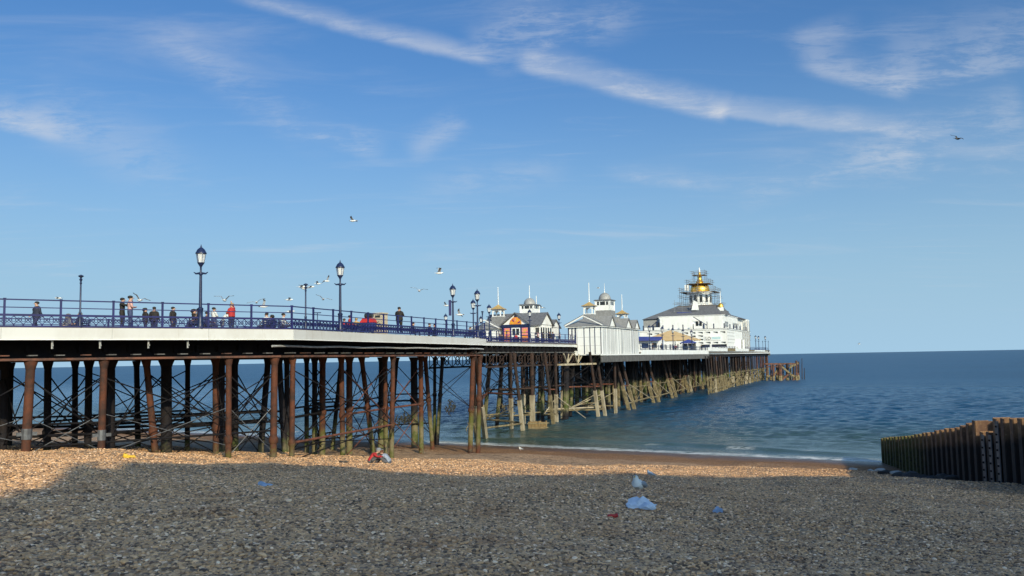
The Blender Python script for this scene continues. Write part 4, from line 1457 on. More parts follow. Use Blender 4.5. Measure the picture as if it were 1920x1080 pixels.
def dome_tower(root, x, y, zb, z0, z1, zd, zpole, w=2.4, steps=True, small_pole=False):
    if steps:
        part('tower_base', MB().box(x - w * 0.75, x + w * 0.75, y - w * 0.75, y + w * 0.75, zb, zb + (z0 - zb) * 0.55).box(x - w * 0.54, x + w * 0.54, y - w * 0.54, y + w * 0.54, zb + (z0 - zb) * 0.55 + 0.003, z0), 'slate_light', root)
    h = w / 2
    t_ = part('tower', MB().box(x - h, x + h, y - h, y + h, z0, z1 - 0.1), 'white_paint', root)
    hz = (z1 - z0)
    for sx, w2 in ((-0.62, 0.14), (0, 0.34), (0.62, 0.14)):
        za, zb2 = z0 + hz * 0.5, z0 + hz * 0.84
        for face in range(2):
            if face == 0:
                m_ = MB().box(x + sx * h - w2 * h, x + sx * h + w2 * h, y - h - 0.012, y - h + 0.05, za, zb2)
            else:
                m_ = MB().box(x + h - 0.05, x + h + 0.012, y + sx * h - w2 * h, y + sx * h + w2 * h, za, zb2)
            part('louvre_and_shadow', m_, 'window_dark', t_)
    for cx, cy in ((-1, -1), (1, -1), (1, 1), (-1, 1)):
        part('corner_strip', MB().box(x + cx * h - 0.08, x + cx * h + 0.08, y + cy * h - 0.08, y + cy * h + 0.08, z0, z1 - 0.1), 'white_paint', t_)
    part('cornice', MB().box(x - h * 1.18, x + h * 1.18, y - h * 1.18, y + h * 1.18, z1 - 0.098, z1).box(x - h * 1.08, x + h * 1.08, y - h * 1.08, y + h * 1.08, z1 + 0.003, z1 + 0.07), 'slate', root)
    rd = h * 0.82
    hd = zd - z1 - 0.07
    part('dome', MB().lathe([(rd * math.cos(a), z1 + 0.073 + hd * math.sin(a)) for a in np.linspace(0, math.pi / 2 * 0.97, 9)], 20, (x, y, 0)), 'lead_grey', root, True)
    part('flagpole', MB().lathe([(0.05, zd - 0.1), (0.12, zd + 0.1), (0.05, zd + 0.25), (0.06 if not small_pole else 0.035, zd + 0.9), (0.04 if not small_pole else 0.02, zpole)], 8, (x, y, 0)), 'white_paint', root, True)


def gablet(root, y, w, ze, zr, x_out, x_in):
    """small white cross gable on the long eaves facing +x"""
    r_ = part('gablet_roof', MB().solid([(x_in, y, zr), (x_out + 0.1, y, zr), (x_out + 0.1, y - w / 2 - 0.15, ze - 0.1), (x_in, y - w / 2 - 0.15, ze - 0.1)], (0, 0, 0.09)).solid([(x_in, y, zr), (x_out + 0.1, y, zr), (x_out + 0.1, y + w / 2 + 0.15, ze - 0.1), (x_in, y + w / 2 + 0.15, ze - 0.1)], (0, 0, 0.09)), 'slate_light', root)
    part('gablet_face', MB().solid([(x_out - 0.1, y - w / 2, ze), (x_out - 0.1, y + w / 2, ze), (x_out - 0.1, y, zr - 0.04)], (0.08, 0, 0)), 'white_paint', root)
    e = MB()
    for s in (-1, 1):
        e.bar((x_out + 0.13, y, zr + 0.05), (x_out + 0.13, y + s * (w / 2 + 0.15), ze - 0.07), 0.07, 0.12)
    part('bargeboard', e, 'slate', root)


def build_white_kiosk():
    z0 = EYE + 0.47
    root = thing('boarded_kiosk', v3(K1, z0), 'white boarded kiosk with grey roofs and three turrets overhanging the pier side', 'building', rz=RZ)
    Wd, Ln, H = 5.2, 20.7, 4.02
    part('wall', MB().box(-Wd, -0.05, 0.05, Ln, 0.0, H), 'white_paint', root)
    # shore face boards and battens
    xs = [-3.75, -2.62, -1.72, -0.95, -0.05]
    for a, b in zip(xs[:-1], xs[1:]):
        part('wall_panel', MB().box(a + 0.06, b - 0.06, -0.02, 0.047, 0.02, H - 0.1), 'panel_white', root)
        part('batten', MB().box(b - 0.058 if b < -0.1 else b - 0.02, b + 0.058 if b < -0.1 else b + 0.06, -0.05, 0.046, 0.0, H - 0.05), 'navy_dark', root)
    for i, z in enumerate((1.25, 2.5)):
        part('panel_joint', MB().box(-3.7, -0.1, -0.026, -0.021, z, z + 0.03), 'lead_grey', root)
    part('porch_post', MB().box(-4.6, -4.45, 0.0, 0.15, 1.7, H), 'navy_dark', root)
    part('porch_post', MB().box(-5.15, -5.0, 0.0, 0.15, 1.7, H), 'navy_dark', root)
    part('porch_post', MB().box(-4.05, -3.9, -0.04, 0.1, 1.7, H), 'navy_dark', root)
    # long side facing the viewer: narrow boards, dark and grey battens
    k = 0.12
    i = 0
    while k < Ln - 0.4:
        w = random.choice((0.62, 0.74, 0.9, 0.55))
        if 7.6 < k < 9.6:
            w = 1.2
        e = min(k + w, Ln - 0.02)
        part('wall_panel', MB().box(-0.047, 0.02, k + 0.025, e - 0.025, 0.02, H - 0.1), 'panel_white', root)
        dk = abs(k - 10.2) < 0.5 or abs(k - 16.6) < 0.45
        part('batten', MB().box(-0.046, 0.055, e - (0.08 if dk else 0.024), e + (0.08 if dk else 0.024), 0.01, H - 0.06), 'navy_dark' if dk or i % 2 == 0 else 'steel_grey', root)
        k = e
        i += 1
    part('sill_board', MB().box(-0.1, 0.25, -0.2, Ln + 1.2, -0.22, -0.005), 'panel_white', root)
    part('apron', MB().box(-Wd, -0.12, -0.1, Ln, -0.14, -0.006), 'panel_white', root)
    part('eaves_board', MB().box(-Wd - 0.3, 0.28, -0.3, Ln + 0.2, H - 0.02, H + 0.10), 'white_paint', root)
    part('gutter', MB().box(-Wd - 0.34, 0.33, -0.35, Ln + 0.22, H + 0.103, H + 0.16), 'slate', root)
    part('roof', hip_roof(-Wd, 0.0, -0.02, Ln, H + 0.165, H + 1.75, 2.7), 'slate_light', root)
    # open pediment over the shore face
    e = MB()
    for s in (-1, 1):
        e.bar((-2.55, -0.42, H + 1.68), (-2.55 + s * 2.95, -0.42, H + 0.24), 0.10, 0.20)
    part('bargeboard', e, 'white_paint', root)
    e = MB()
    for s in (-1, 1):
        e.bar((-2.55, -0.44, H + 1.83), (-2.55 + s * 3.08, -0.44, H + 0.34), 0.12, 0.09)
    part('ridge_trim', e, 'slate', root)
    for y, w, zr in ((4.6, 3.2, 1.7), (13.6, 3.4, 1.65), (18.6, 3.0, 1.55)):
        gablet(root, y, w, H + 0.16, H + zr, 0.34, -2.6)
    cupola(root, -2.9, 3.6, H + 0.6, 6.18, 7.36, 7.98, 10.95, 1.45)
    cupola(root, -2.8, 21.0, H + 0.6, 5.75, 6.85, 7.5, 10.2, 1.45)
    dome_tower(root, -3.2, 12.5, H + 0.7, 7.05, 8.75, 9.98, 11.55, 2.45, True, True)


build_white_kiosk()


def build_shop_kiosk():
    O = G(945, 132, 0).xy
    z0 = DECK2
    root = thing('gabled_kiosk', v3(O, z0), 'small gabled kiosk with an orange fan sign over its door and grey dome', 'building', rz=RZ)
    H = 3.2
    part('wall', MB().box(-4.2, 5.2, 2.5, 7.7, 0, H).box(0.03, 4.45, 0.03, 2.52, 0, H - 0.01), 'white_paint', root)
    gr = MB()
    gable_roof(gr, -4.2, 5.2, 2.5, 7.7, H, 5.05, 'x', 0.3)
    gable_roof(gr, -1.0, 5.0, 7.9, 11.6, 2.9, 4.1, 'x', 0.25)
    part('roof', gr, 'slate', root)
    pr = MB()
    gable_roof(pr, 0.0, 4.5, 0.0, 6.5, H, 4.9, 'y', 0.32)
    part('porch_roof', pr, 'slate', root)
    # main gable end to the viewer's right and the porch pediment
    part('gable_face', MB().solid([(5.22, 2.65, H), (5.22, 7.55, H), (5.22, 5.1, 4.95)], (0.1, 0, 0)).solid([(5.02, 8.0, 2.9), (5.02, 11.5, 2.9), (5.02, 9.75, 4.05)], (0.1, 0, 0)).box(-1.0, 5.0, 7.75, 11.5, 0, 2.9), 'white_paint', root)
    e = MB()
    for s in (-1, 1):
        e.bar((5.56, 5.1, 5.14), (5.56, 5.1 + s * 2.95, H - 0.12), 0.08, 0.16)
        e.bar((5.3, 9.75, 4.16), (5.3, 9.75 + s * 2.1, 2.76), 0.07, 0.13)
    part('bargeboard', e, 'slate', root)
    part('gable_face', MB().solid([(0.1, 0.0, H), (4.4, 0.0, H), (2.25, 0.0, 4.82)], (0, 0.06, 0)), 'panel_white', root)
    e = MB()
    for s in (-1, 1):
        e.bar((2.25, -0.36, 5.0), (2.25 + s * 2.62, -0.36, H - 0.12), 0.1, 0.14)
    part('bargeboard', e, 'slate', root)
    # navy surround, door and poster panels
    part('shopfront', MB().box(0.0, 4.5, -0.06, 0.026, 0.0, H - 0.02), 'navy_paint', root)
    part('sign_band', MB().box(-0.2, 4.7, -0.12, -0.063, H - 0.42, H - 0.02), 'navy_dark', root)
    d = part('door', MB().box(1.55, 3.0, -0.10, -0.063, 0.0, 2.68), 'white_paint', root)
    for x in (1.72, 2.36):
        for z in (0.3, 1.55):
            part('pane', MB().box(x, x + 0.48, -0.125, -0.102, z, z + 1.0), 'window_dark', d)
    for x in (0.32, 3.3):
        for z, m_ in ((0.25, 'orange_sign'), (1.5, 'pink_sign')):
            ps = part('poster', MB().box(x, x + 0.95, -0.10, -0.063, z, z + 1.15), m_, root)
            part('print', MB().box(x + 0.15, x + 0.6, -0.112, -0.102, z + 0.3, z + 0.55).box(x + 0.3, x + 0.8, -0.112, -0.102, z + 0.7, z + 0.9), 'yellow_paint' if m_ == 'pink_sign' else 'pink_sign', ps)
    # fan shaped sign in the pediment
    fan = [(2.25 + 0.98 * math.cos(a), -0.04, H + 0.02 + 1.12 * math.sin(a)) for a in np.linspace(0, math.pi, 15)]
    fs = part('fan_sign', MB().solid(fan, (0, -0.09, 0)), 'orange_sign', root)
    for i in range(5):
        a0, a1 = math.pi * (0.08 + i * 0.19), math.pi * (0.17 + i * 0.19)
        m_ = ('purple_sign', 'yellow_paint', 'pink_sign', 'purple_sign', 'yellow_paint')[i]
        part('print', MB().solid([(2.25 + r_ * math.cos(a), -0.132, H + 0.02 + 1.1 * r_ * math.sin(a)) for r_, a in ((0.42, a0), (0.86, a0), (0.86, a1), (0.42, a1))], (0, -0.012, 0)), m_, fs)
    part('lantern_sign', MB().lathe([(0.16, 0), (0.2, 0.12), (0.02, 0.3)], 8, (2.25, -0.1, H + 1.17)), 'navy_dark', root)
    # side windows of the long wall
    for i in range(5):
        y = 2.75 + i * 1.0
        w = part('window', MB().box(5.195, 5.23, y, y + 0.72, 0.5, 2.75), 'window_dark', root)
        part('mullion', MB().box(5.201, 5.27, y - 0.16, y - 0.05, 0.0, 3.0), 'white_paint', root)
        part('frame', MB().box(5.232, 5.26, y, y + 0.72, 1.75, 1.85), 'white_paint', w)
    for x in (4.5,):
        w = part('window', MB().box(x, x + 0.62, 2.46, 2.49, 0.4, 2.7), 'window_dark', root)
        part('frame', MB().box(x, x + 0.62, 2.44, 2.458, 1.45, 1.58), 'white_paint', w)
    # low left wing with a hipped roof
    part('wing_wall', MB().box(-4.5, -0.6, -0.8, 2.48, 0, 2.6), 'white_paint', root)
    part('wing_roof', MB().add([(-4.9, -1.2, 2.62), (-0.1, -1.2, 2.62), (-0.1, 2.9, 2.62), (-4.9, 2.9, 2.62), (-2.5, 0.6, 4.0)], [(0, 1, 4), (1, 2, 4), (2, 3, 4), (3, 0, 4), (3, 2, 1, 0)]), 'slate_light', root)
    e = MB()
    for s in (-1, 1):
        e.bar((-2.5, -1.22, 4.0), (-2.5 + s * 2.5, -1.22, 2.66), 0.1, 0.14)
    part('bargeboard', e, 'white_paint', root)
    for i in range(4):
        part('shutter', MB().box(-4.3 + i * 0.95, -3.55 + i * 0.95, -0.85, -0.803, 0.1, 1.9), 'panel_white', root)
        part('batten', MB().box(-3.52 + i * 0.95, -3.38 + i * 0.95, -0.87, -0.803, 0.0, 2.3), 'navy_dark', root)
    cupola(root, -2.2, 3.4, 3.2, 4.77, 5.85, 6.6, 9.4, 1.5)
    dome_tower(root, 1.9, 6.6, 4.2, 5.2, 6.55, 7.68, 9.7, 2.35, False)
    cupola(root, 1.3, 11.0, 2.8, 4.15, 5.0, 5.75, 8.3, 1.4)


build_shop_kiosk()


# ------------------------------------------------------------------ pavilion at the pier head
def build_pavilion():
    P = Vector((58.9, 235.0))
    z0 = DECK3
    root = thing('pavilion', v3(P, z0), 'large white pavilion with slate roofs at the pier head', 'building', rz=RZ)
    Wd, Ln = 24.7, 42.5
    ht = EYE + 7.2 - z0
    part('lower_wall', MB().box(-Wd, 0, 0, Ln, 0, ht), 'white_paint', root)
    part('string_course', MB().box(-Wd - 0.2, 0.2, -0.2, Ln, ht - 0.22, ht + 0.05), 'panel_white', root)
    part('coping', MB().box(-Wd - 0.25, 0.25, -0.25, Ln, ht + 0.053, ht + 0.16), 'slate', root)
    # dark triangles in four rows painting the cast shadows of wedge blocks
    for r_ in range(4):
        for c in range(11):
            x = -Wd + 2.4 + c * 2.05
            z = ht - 1.15 - r_ * 0.95
            if r_ in (1, 2) and -6.6 < x < -1.2:
                continue
            part('louvre_and_shadow', MB().solid([(x, -0.02, z + 0.42), (x + 1.35, -0.02, z + 0.42), (x + 1.35, -0.02, z)], (0, -0.1, 0)), 'window_dark', root)
    for r_ in range(4):
        for c in range(7):
            y = 0.9 + c * 1.7
            z = ht - 1.1 - r_ * 0.95
            part('vent', MB().box(0.0, 0.03, y, y + 0.7, z, z + 0.25), 'lead_grey', root)
    # pale banner with a ring mark
    bn = part('wall_banner', MB().box(-6.2, -1.7, -0.14, -0.02, ht - 3.15, ht - 1.95), 'white_paint', root)
    part('banner_print', MB().box(-4.2, -1.8, -0.16, -0.143, ht - 2.85, ht - 2.2), 'banner_teal', bn)
    ring = MB()
    pts = [(-4.85 + 0.38 * math.cos(a), -0.17, ht - 2.55 + 0.38 * math.sin(a)) for a in np.linspace(0, 2 * math.pi, 15)]
    for a, b in zip(pts[:-1], pts[1:]):
        ring.bar(a, b, 0.06, 0.16, (0, 1, 0))
    part('ring_mark', ring, 'window_dark', bn)
    part('stroke_mark', MB().box(-5.85, -5.72, -0.165, -0.143, ht - 3.0, ht - 2.1).box(-5.715, -5.4, -0.165, -0.143, ht - 3.0, ht - 2.88), 'window_dark', bn)
    for x0, x1 in ((-7.3, -4.8), (-4.2, -0.2)):
        w = part('window', MB().box(x0, x1, -0.05, 0.0 - 0.001, ht - 5.0, ht - 4.25), 'window_dark', root)
        part('sill', MB().box(x0, x1, -0.2, -0.052, ht - 5.2, ht - 5.05), 'white_paint', w)
    # terrace posts and white screens on the lower roof
    for i in range(9):
        x = -Wd + 1.2 + i * 2.85
        part('terrace_post', MB().box(x - 0.13, x + 0.13, -0.1, 0.15, ht + 0.16, ht + 1.5), 'navy_dark', root)
        if i in (0, 1, 5):
            part('terrace_screen', MB().box(x + 0.3, x + 2.6, 0.0, 0.08, ht + 0.17, ht + 0.95), 'panel_white', root)
    for i in range(6):
        y = 5 + i * 6.0
        part('terrace_post', MB().box(-0.1, 0.15, y, y + 0.25, ht + 0.16, ht + 1.4), 'navy_dark', root)
    # upper storey
    h2 = EYE + 11.1 - z0
    part('upper_wall', MB().box(-19.5, -1.3, 2.4, Ln - 3, ht + 0.05, h2), 'white_paint', root)
    part('upper_front', MB().box(-19.0, -9.9, 1.6, 2.38, ht + 0.05, h2 - 0.25), 'panel_white', root)
    part('upper_wall', MB().box(-24.3, -19.52, 3.2, 20, ht + 0.05, h2 - 0.55), 'lead_grey', root)
    part('parapet', MB().box(-19.7, -1.1, 2.2, Ln - 2.8, h2, h2 + 0.15), 'panel_white', root)
    for c in range(10):
        y = 5 + c * 1.4 if c < 4 else 12.5 + c * 1.5
        w = part('window', MB().box(-1.3, -1.24, y, y + 0.7, ht + 0.7, ht + 2.2), 'window_dark', root)
        part('frame', MB().box(-1.24, -1.2, y, y + 0.7, ht + 1.45, ht + 1.55), 'white_paint', w)
    # stair flights with dark handrails up to the terrace
    for x0, x1, s in ((-22.0, -19.7, 1), (-9.4, -5.6, -1)):
        za, zb = (ht + 0.9, h2 - 1.2) if s > 0 else (h2 - 0.3, ht + 1.1)
        st = part('stair_rail', MB().bar((x0, 1.4, za), (x1, 1.4, zb), 0.12, 0.2), 'navy_dark', root)
        part('baluster', MB().box(x1 - 0.1, x1 + 0.05, 1.3, 1.5, ht + 0.1, zb if s > 0 else za - 1.4), 'navy_dark', st)
    for i, x in enumerate((-18.3, -7.6, -8.6)):
        part('door_opening', MB().box(x - 0.35 - (1.2 if i == 0 else 0), x + 0.35 - (1.2 if i == 0 else 0), 1.55 if i == 0 else 2.33, 1.62 if i == 0 else 2.398, ht + 0.7, ht + 2.4), 'window_dark', root)
    # slate roof rising to the drum of the dome
    cx, cy = -9.6, 13.5
    dz = EYE + 14.5 - z0
    rb = [(-24.6, 2.6, h2 - 0.5), (-1.6, 2.6, h2 + 0.16), (-1.6, 22, h2 + 0.16), (-24.6, 22, h2 - 0.5)]
    k = 5.4
    rt = [(cx - k, cy - k, dz), (cx + k, cy - k, dz), (cx + k, cy + k, dz), (cx - k, cy + k, dz)]
    part('main_roof', MB().add(rb + rt, [(0, 1, 5, 4), (1, 2, 6, 5), (2, 3, 7, 6), (3, 0, 4, 7), (4, 5, 6, 7), (3, 2, 1, 0)]), 'slate', root)
    # drum, gold dome and lantern
    d1 = EYE + 18.6 - z0
    drum = part('drum', MB().lathe([(3.5, dz - 0.2), (3.5, dz + 0.5), (3.2, dz + 0.55), (3.2, d1 - 0.5), (3.6, d1 - 0.35), (3.6, d1)], 16, (cx, cy, 0)), 'white_paint', root)
    for i in range(12):
        a = 2 * math.pi * (i + 0.5) / 12
        q = Vector((cx + 3.18 * math.cos(a), cy + 3.18 * math.sin(a), 0))
        tn = Vector((-math.sin(a), math.cos(a), 0))
        part('drum_window', MB().bar(q + Vector((0, 0, dz + 0.9)), q + Vector((0, 0, d1 - 1.1)), 0.75, 0.14, (math.cos(a), math.sin(a), 0)), 'window_dark', drum)
    gd = part('dome', MB().lathe([(2.75, d1), (2.82, d1 + 0.35), (2.78, d1 + 0.9), (2.6, d1 + 1.5), (2.2, d1 + 2.1), (1.6, d1 + 2.55), (0.95, d1 + 2.8)], 22, (cx, cy, 0)), 'gold', root, True)
    l0 = d1 + 2.75
    part('dome_lantern', MB().lathe([(1.05, l0), (1.1, l0 + 0.3), (0.8, l0 + 0.7), (0.62, l0 + 1.2), (0.66, l0 + 1.9), (0.85, l0 + 2.1), (0.5, l0 + 2.3), (0.35, l0 + 2.8), (0.16, l0 + 3.2)], 16, (cx, cy, 0)), 'gold', root, True)
    part('finial', MB().lathe([(0.26, l0 + 3.2), (0.26, l0 + 3.9), (0.12, l0 + 4.1), (0.2, l0 + 4.3), (0.05, l0 + 4.6)], 10, (cx, cy, 0)), 'white_paint', root, True)
    # corner turret with its small gold dome
    tx, ty = -2.6, 6.6
    part('turret_base', MB().box(tx - 1.9, tx + 1.9, ty - 1.9, ty + 1.9, h2 + 0.1, h2 + 1.3), 'slate', root)
    part('turret', MB().box(tx - 0.72, tx + 0.72, ty - 0.72, ty + 0.72, h2 + 1.3, h2 + 2.45), 'white_paint', root)
    part('turret_dome', MB().lathe([(1.0, h2 + 2.45), (1.0, h2 + 2.55), (0.74, h2 + 2.6), (0.74, h2 + 3.0), (0.5, h2 + 3.4), (0.1, h2 + 3.6)], 14, (tx, ty, 0)), 'gold', root, True)
    part('flagpole', MB().tube([(tx, ty, h2 + 3.5), (tx, ty, h2 + 7.0)], [0.13, 0.08], 7), 'white_paint', root, True)
    # seaward wing with hipped slate roof
    part('rear_roof', hip_roof(-15, -0.6, 27.5, 41, h2 - 0.1, h2 + 2.6, 5.0, 0.6), 'slate', root)
    part('rear_wall', MB().box(-8, 0.2, 36.5, 41.2, ht, h2 - 0.12), 'white_paint', root)
    for i in range(4):
        part('pilaster', MB().box(0.2, 0.4, 27 + i * 4.2, 27.5 + i * 4.2, 0, h2 - 0.6), 'lead_grey', root)
    for i in range(3):
        part('rain_screen', MB().bar((0.5, 15 + i * 3.2, 0.1), (0.5, 15.6 + i * 3.2, 3.6), 0.1, 1.6, (1, 0, 0)), ('panel_white', 'lead_grey', 'panel_white')[i], root)
    return root, (cx, cy, dz, d1, l0), P, z0


pav, (cx_, cy_, dz_, d1_, l0_), PV, PVZ = build_pavilion()


def build_scaffold():
    """tube scaffold round the gilded dome"""
    root = thing('scaffolding', (0, 0, 0), 'grey tube scaffold with plank platforms wrapped round the gold dome', 'scaffold', rz=RZ)
    c = v3(PV + OUT * cx_ + AX * cy_, PVZ)
    root.location = c
    levels = [(dz_ - 0.2, 5.9), (dz_ + 1.8, 5.2), (d1_ - 0.15, 5.1), (d1_ + 2.35, 3.3), (l0_ + 2.25, 1.9)]
    for i, (z, h) in enumerate(levels):
        if i != 1:
            hole = 3.7 if i < 3 else (1.6 if i == 3 else 0.9)
            mb = MB().box(-h, h, -h, -hole, z - 0.1, z).box(-h, h, hole, h, z - 0.1, z).box(-h, -hole, -hole, hole, z - 0.1, z).box(hole, h, -hole, hole, z - 0.1, z)
            part('platform', mb, 'board_wood', root)
        for zz in (0.55, 1.1):
            for a, b in (((-h, -h), (h, -h)), ((h, -h), (h, h)), ((h, h), (-h, h)), ((-h, h), (-h, -h))):
                ex = Vector((b[0] - a[0], b[1] - a[1], 0)).normalized() * random.uniform(0.1, 0.7)
                rod('scaffold_tube', Vector((a[0], a[1], z + zz)) - ex, Vector((b[0], b[1], z + zz)) + ex, 0.05, 'scaffold_steel', root)
    zs = [(-2.2 + dz_, d1_ + 1.2, 5.0), (d1_, d1_ + 3.6, 3.2), (d1_ + 2.4, l0_ + 3.5, 1.8)]
    for za, zb, h in zs:
        n = 5 if h > 4 else 3
        for i in range(n):
            t_ = -h + 2 * h * i / (n - 1)
            for x, y in ((t_, -h), (t_, h), (h, t_), (-h, t_)):
                if h > 4 and y > 3:
                    za2 = za + 2
                else:
                    za2 = za
                rod('scaffold_tube', (x, y, za2), (x, y, zb + random.uniform(-0.3, 0.3)), 0.05, 'scaffold_steel', root)
    for k in range(3):
        a = -5 + k * 3.4
        rod('scaffold_tube', (a, -5.1, dz_), (a + 3.0, -5.1, d1_), 0.045, 'scaffold_steel', root)
    # sheeted hoist tower on the shoreward slope
    for x in (-5.8, -3.6, -1.4, 0.8):
        rod('scaffold_tube', (x, -8.6, dz_ - 3.3), (x, -8.6, dz_ + 1.5), 0.05, 'scaffold_steel', root)
    for z in (-3.0, -1.9, -0.8, 0.4):
        rod('scaffold_tube', (-6.4, -8.6, dz_ + z), (1.4, -8.6, dz_ + z), 0.05, 'scaffold_steel', root)
    part('platform', MB().box(-6.2, 1.2, -9.4, -7.4, dz_ - 3.1, dz_ - 2.95), 'board_wood', root)
    part('debris_sheet', MB().box(-5.2, -0.9, -8.75, -8.68, dz_ - 2.7, dz_ - 2.1), 'awning_blue', root)
    part('debris_sheet', MB().solid([(-0.9, -8.9, dz_ - 1.6), (1.2, -8.9, dz_ - 1.6), (0.9, -8.9, dz_ + 0.6), (-0.2, -8.9, dz_ + 1.2)], (0, 0.08, 0)), 'panel_white', root)
    part('dust_sheet', MB().box(-3.35, -2.75, -3.0, -2.6, d1_ + 0.3, d1_ + 2.2).box(-3.9, -3.36, -3.0, -2.7, d1_ + 0.4, d1_ + 2.1), 'panel_white', root)


build_scaffold()


def build_head_terrace():
    # tan marquee
    c = G(1262, 208, 0).xy
    root = thing('marquee', v3(c, DECK3), 'tan peaked marquee in front of the white pavilion', 'tent', rz=RZ)
    hx, hy, ze, zp = 6.3, 4.5, 3.1, 5.4
    part('canopy', MB().add([(-hx, -hy, ze), (hx, -hy, ze), (hx, hy, ze), (-hx, hy, ze), (-0.4, 0, zp), (0.4, 0, zp), (-hx, -hy, ze - 0.25), (hx, -hy, ze - 0.25), (hx, hy, ze - 0.25), (-hx, hy, ze - 0.25)],
                            [(0, 1, 5, 4), (1, 2, 5), (2, 3, 4, 5), (3, 0, 4), (6, 7, 1, 0), (7, 8, 2, 1), (8, 9, 3, 2), (9, 6, 0, 3), (9, 8, 7, 6)]), 'tent_tan', root)
    for x in (-hx + 0.1, -2.1, 2.1, hx - 0.1):
        part('tent_pole', MB().tube([(x, -hy + 0.1, 0), (x, -hy + 0.1, ze - 0.2)], 0.09, 7), 'white_paint', root)
    for i in range(4):
        x = -hx + 0.6 + i * 3.0
        w = part('side_panel', MB().box(x, x + 2.7, -hy + 0.3, -hy + 0.36, 0.0, 2.6), 'panel_white', root)
        for k in range(4):
            part('pane', MB().box(x + 0.2 + k * 0.6, x + 0.62 + k * 0.6, -hy + 0.27, -hy + 0.298, 0.9, 2.0), 'lead_grey', w)
    # blue-roofed refreshment hut beside the kiosk
    c = G(1224, 172, 0).xy
    root = thing('refreshment_hut', v3(c, DECK3), 'pale hut with a blue awning beside the white boarded kiosk', 'hut', rz=RZ)
    part('wall', MB().box(-4.2, 1.8, 0, 4, 0, 2.5), 'white_paint', root)
    part('awning', MB().solid([(-4.4, -0.9, 2.75), (2.3, -0.9, 2.55), (2.3, 0.6, 3.0), (-4.4, 0.6, 3.2)], (0, 0, 0.12)).box(-4.4, 2.3, -0.95, -0.89, 2.35, 2.7), 'awning_blue', root)
    for x0, x1, m_ in ((-3.8, -2.5, 'window_dark'), (-1.9, -0.5, 'navy_dark'), (0.2, 1.2, 'window_dark')):
        w = part('hatch', MB().box(x0, x1, -0.05, -0.002, 0.9, 1.9), m_, root)
        part('shelf', MB().box(x0 - 0.1, x1 + 0.1, -0.3, -0.052, 0.78, 0.88), 'panel_white', w)
    # blue parasol hut
    c = G(1294.5, 196, 0).xy
    root = thing('parasol', v3(c, DECK3), 'blue parasol right of the tan marquee', 'parasol', rz=RZ)
    part('pole', MB().tube([(0, 0, 0), (0, 0, 2.9)], 0.06, 7), 'white_paint', root)
    part('canopy', MB().add([(-1.5, -1.5, 2.25), (1.5, -1.5, 2.25), (1.5, 1.5, 2.25), (-1.5, 1.5, 2.25), (0, 0, 3.0), (-1.5, -1.5, 2.05), (1.5, -1.5, 2.05), (1.5, 1.5, 2.05), (-1.5, 1.5, 2.05)], [(0, 1, 4), (1, 2, 4), (2, 3, 4), (3, 0, 4), (5, 6, 1, 0), (6, 7, 2, 1), (7, 8, 3, 2), (8, 5, 0, 3)]), 'awning_blue', root)
    for i in range(3):
        part('windbreak', MB().box(-1.4 + i * 1.0, -0.6 + i * 1.0, 1.2, 1.26, 0.1, 2.0), 'steel_grey', root)


build_head_terrace()


def build_landing_stage():
    D = 290.0
    p0 = G(1432, D, 0)
    root = thing('landing_stage', (p0.x, p0.y, -1), 'broken rusty landing stage standing in the sea beyond the pier head', 'jetty')
    org = Vector((p0.x, p0.y, -1))
    posts = []
    for px, dd, top, r_ in ((1438, 0, 683, 0.3), (1446, 6, 684, 0.3), (1450, -2, 684, 0.38), (1458, 4, 684, 0.55), (1463, -3, 684, 0.6), (1468, 8, 681, 0.25), (1476, 0, 682, 0.5), (1482, 7, 680, 0.28), (1488, 5, 683, 0.35), (1493, -2, 676, 0.34), (1497, 5, 678, 0.32)):
        a = W(px, top, D + dd)
        b = G(px + random.uniform(-0.6, 0.9), D + dd, -1)
        m_ = random.choice(('iron_sea', 'rust_flange', 'barnacle_tan'))
        c = part('pile', MB().tube([b - org, a - org], [r_ * 1.1, r_], 8), m_, root)
        part('pile_growth', MB().tube([b - org, b - org + Vector((0, 0, 2.6))], [r_ * 1.5, r_ * 1.15], 8), 'barnacle_tan', c)
        posts.append((a, b))
    for z, x0, x1, w in ((682.5, 1434, 1497, 0.55), (688, 1436, 1470, 0.35), (705, 1436, 1497, 0.4)):
        part('beam', MB().bar(W(x0, z, D - 1) - org, W(x1, z - 0.5, D + 2) - org, 0.5, w), 'rust_flange' if z < 700 else 'barnacle_tan', root)
    for a, b in (((1462, 684), (1484, 703)), ((1484, 702), (1497, 714)), ((1480, 690), (1488, 684)), ((1488, 686), (1496, 680)), ((1450, 706), (1460, 690)), ((1466, 712), (1480, 700)), ((1486, 714), (1497, 700))):
        part('brace', MB().bar(W(*a, D - 2) - org, W(*b, D - 2) - org, 0.4, 0.55), random.choice(('rust_flange', 'barnacle_tan')), root)
    for i, (px, top) in enumerate(((1503.5, 672), (1508, 690))):
        a, b = W(px, top, 296), G(px + 0.5, 296, -1)
        o = part('sea_post', MB().tube([b - b, a - b], [0.16, 0.10], 6), 'iron_sea')
        o.location = b
        tag(o, ('tall thin post standing alone in the sea right of the landing stage', 'shorter thin post beside the lone sea post')[i], 'post', 'lone posts in the sea')
    # brown slatted fender in the water under the middle deck
    c = W(1008, 787, 109)
    root = thing('timber_fender', (c.x, c.y, -0.3), 'brown slatted timber fender floating under the middle deck', 'fender', rz=0.25)
    for i in range(13):
        part('slat', MB().box(-1.25 + i * 0.19, -1.09 + i * 0.19, -0.12 + random.uniform(-0.03, 0.03), 0.12, 0.1, 1.25 + random.uniform(-0.12, 0.12)), 'wicker', root)
    part('rail', MB().box(-1.4, 1.5, -0.2, -0.13, 0.95, 1.08).box(-1.3, 1.35, -0.2, -0.13, 0.4, 0.5), 'barnacle_tan', root)


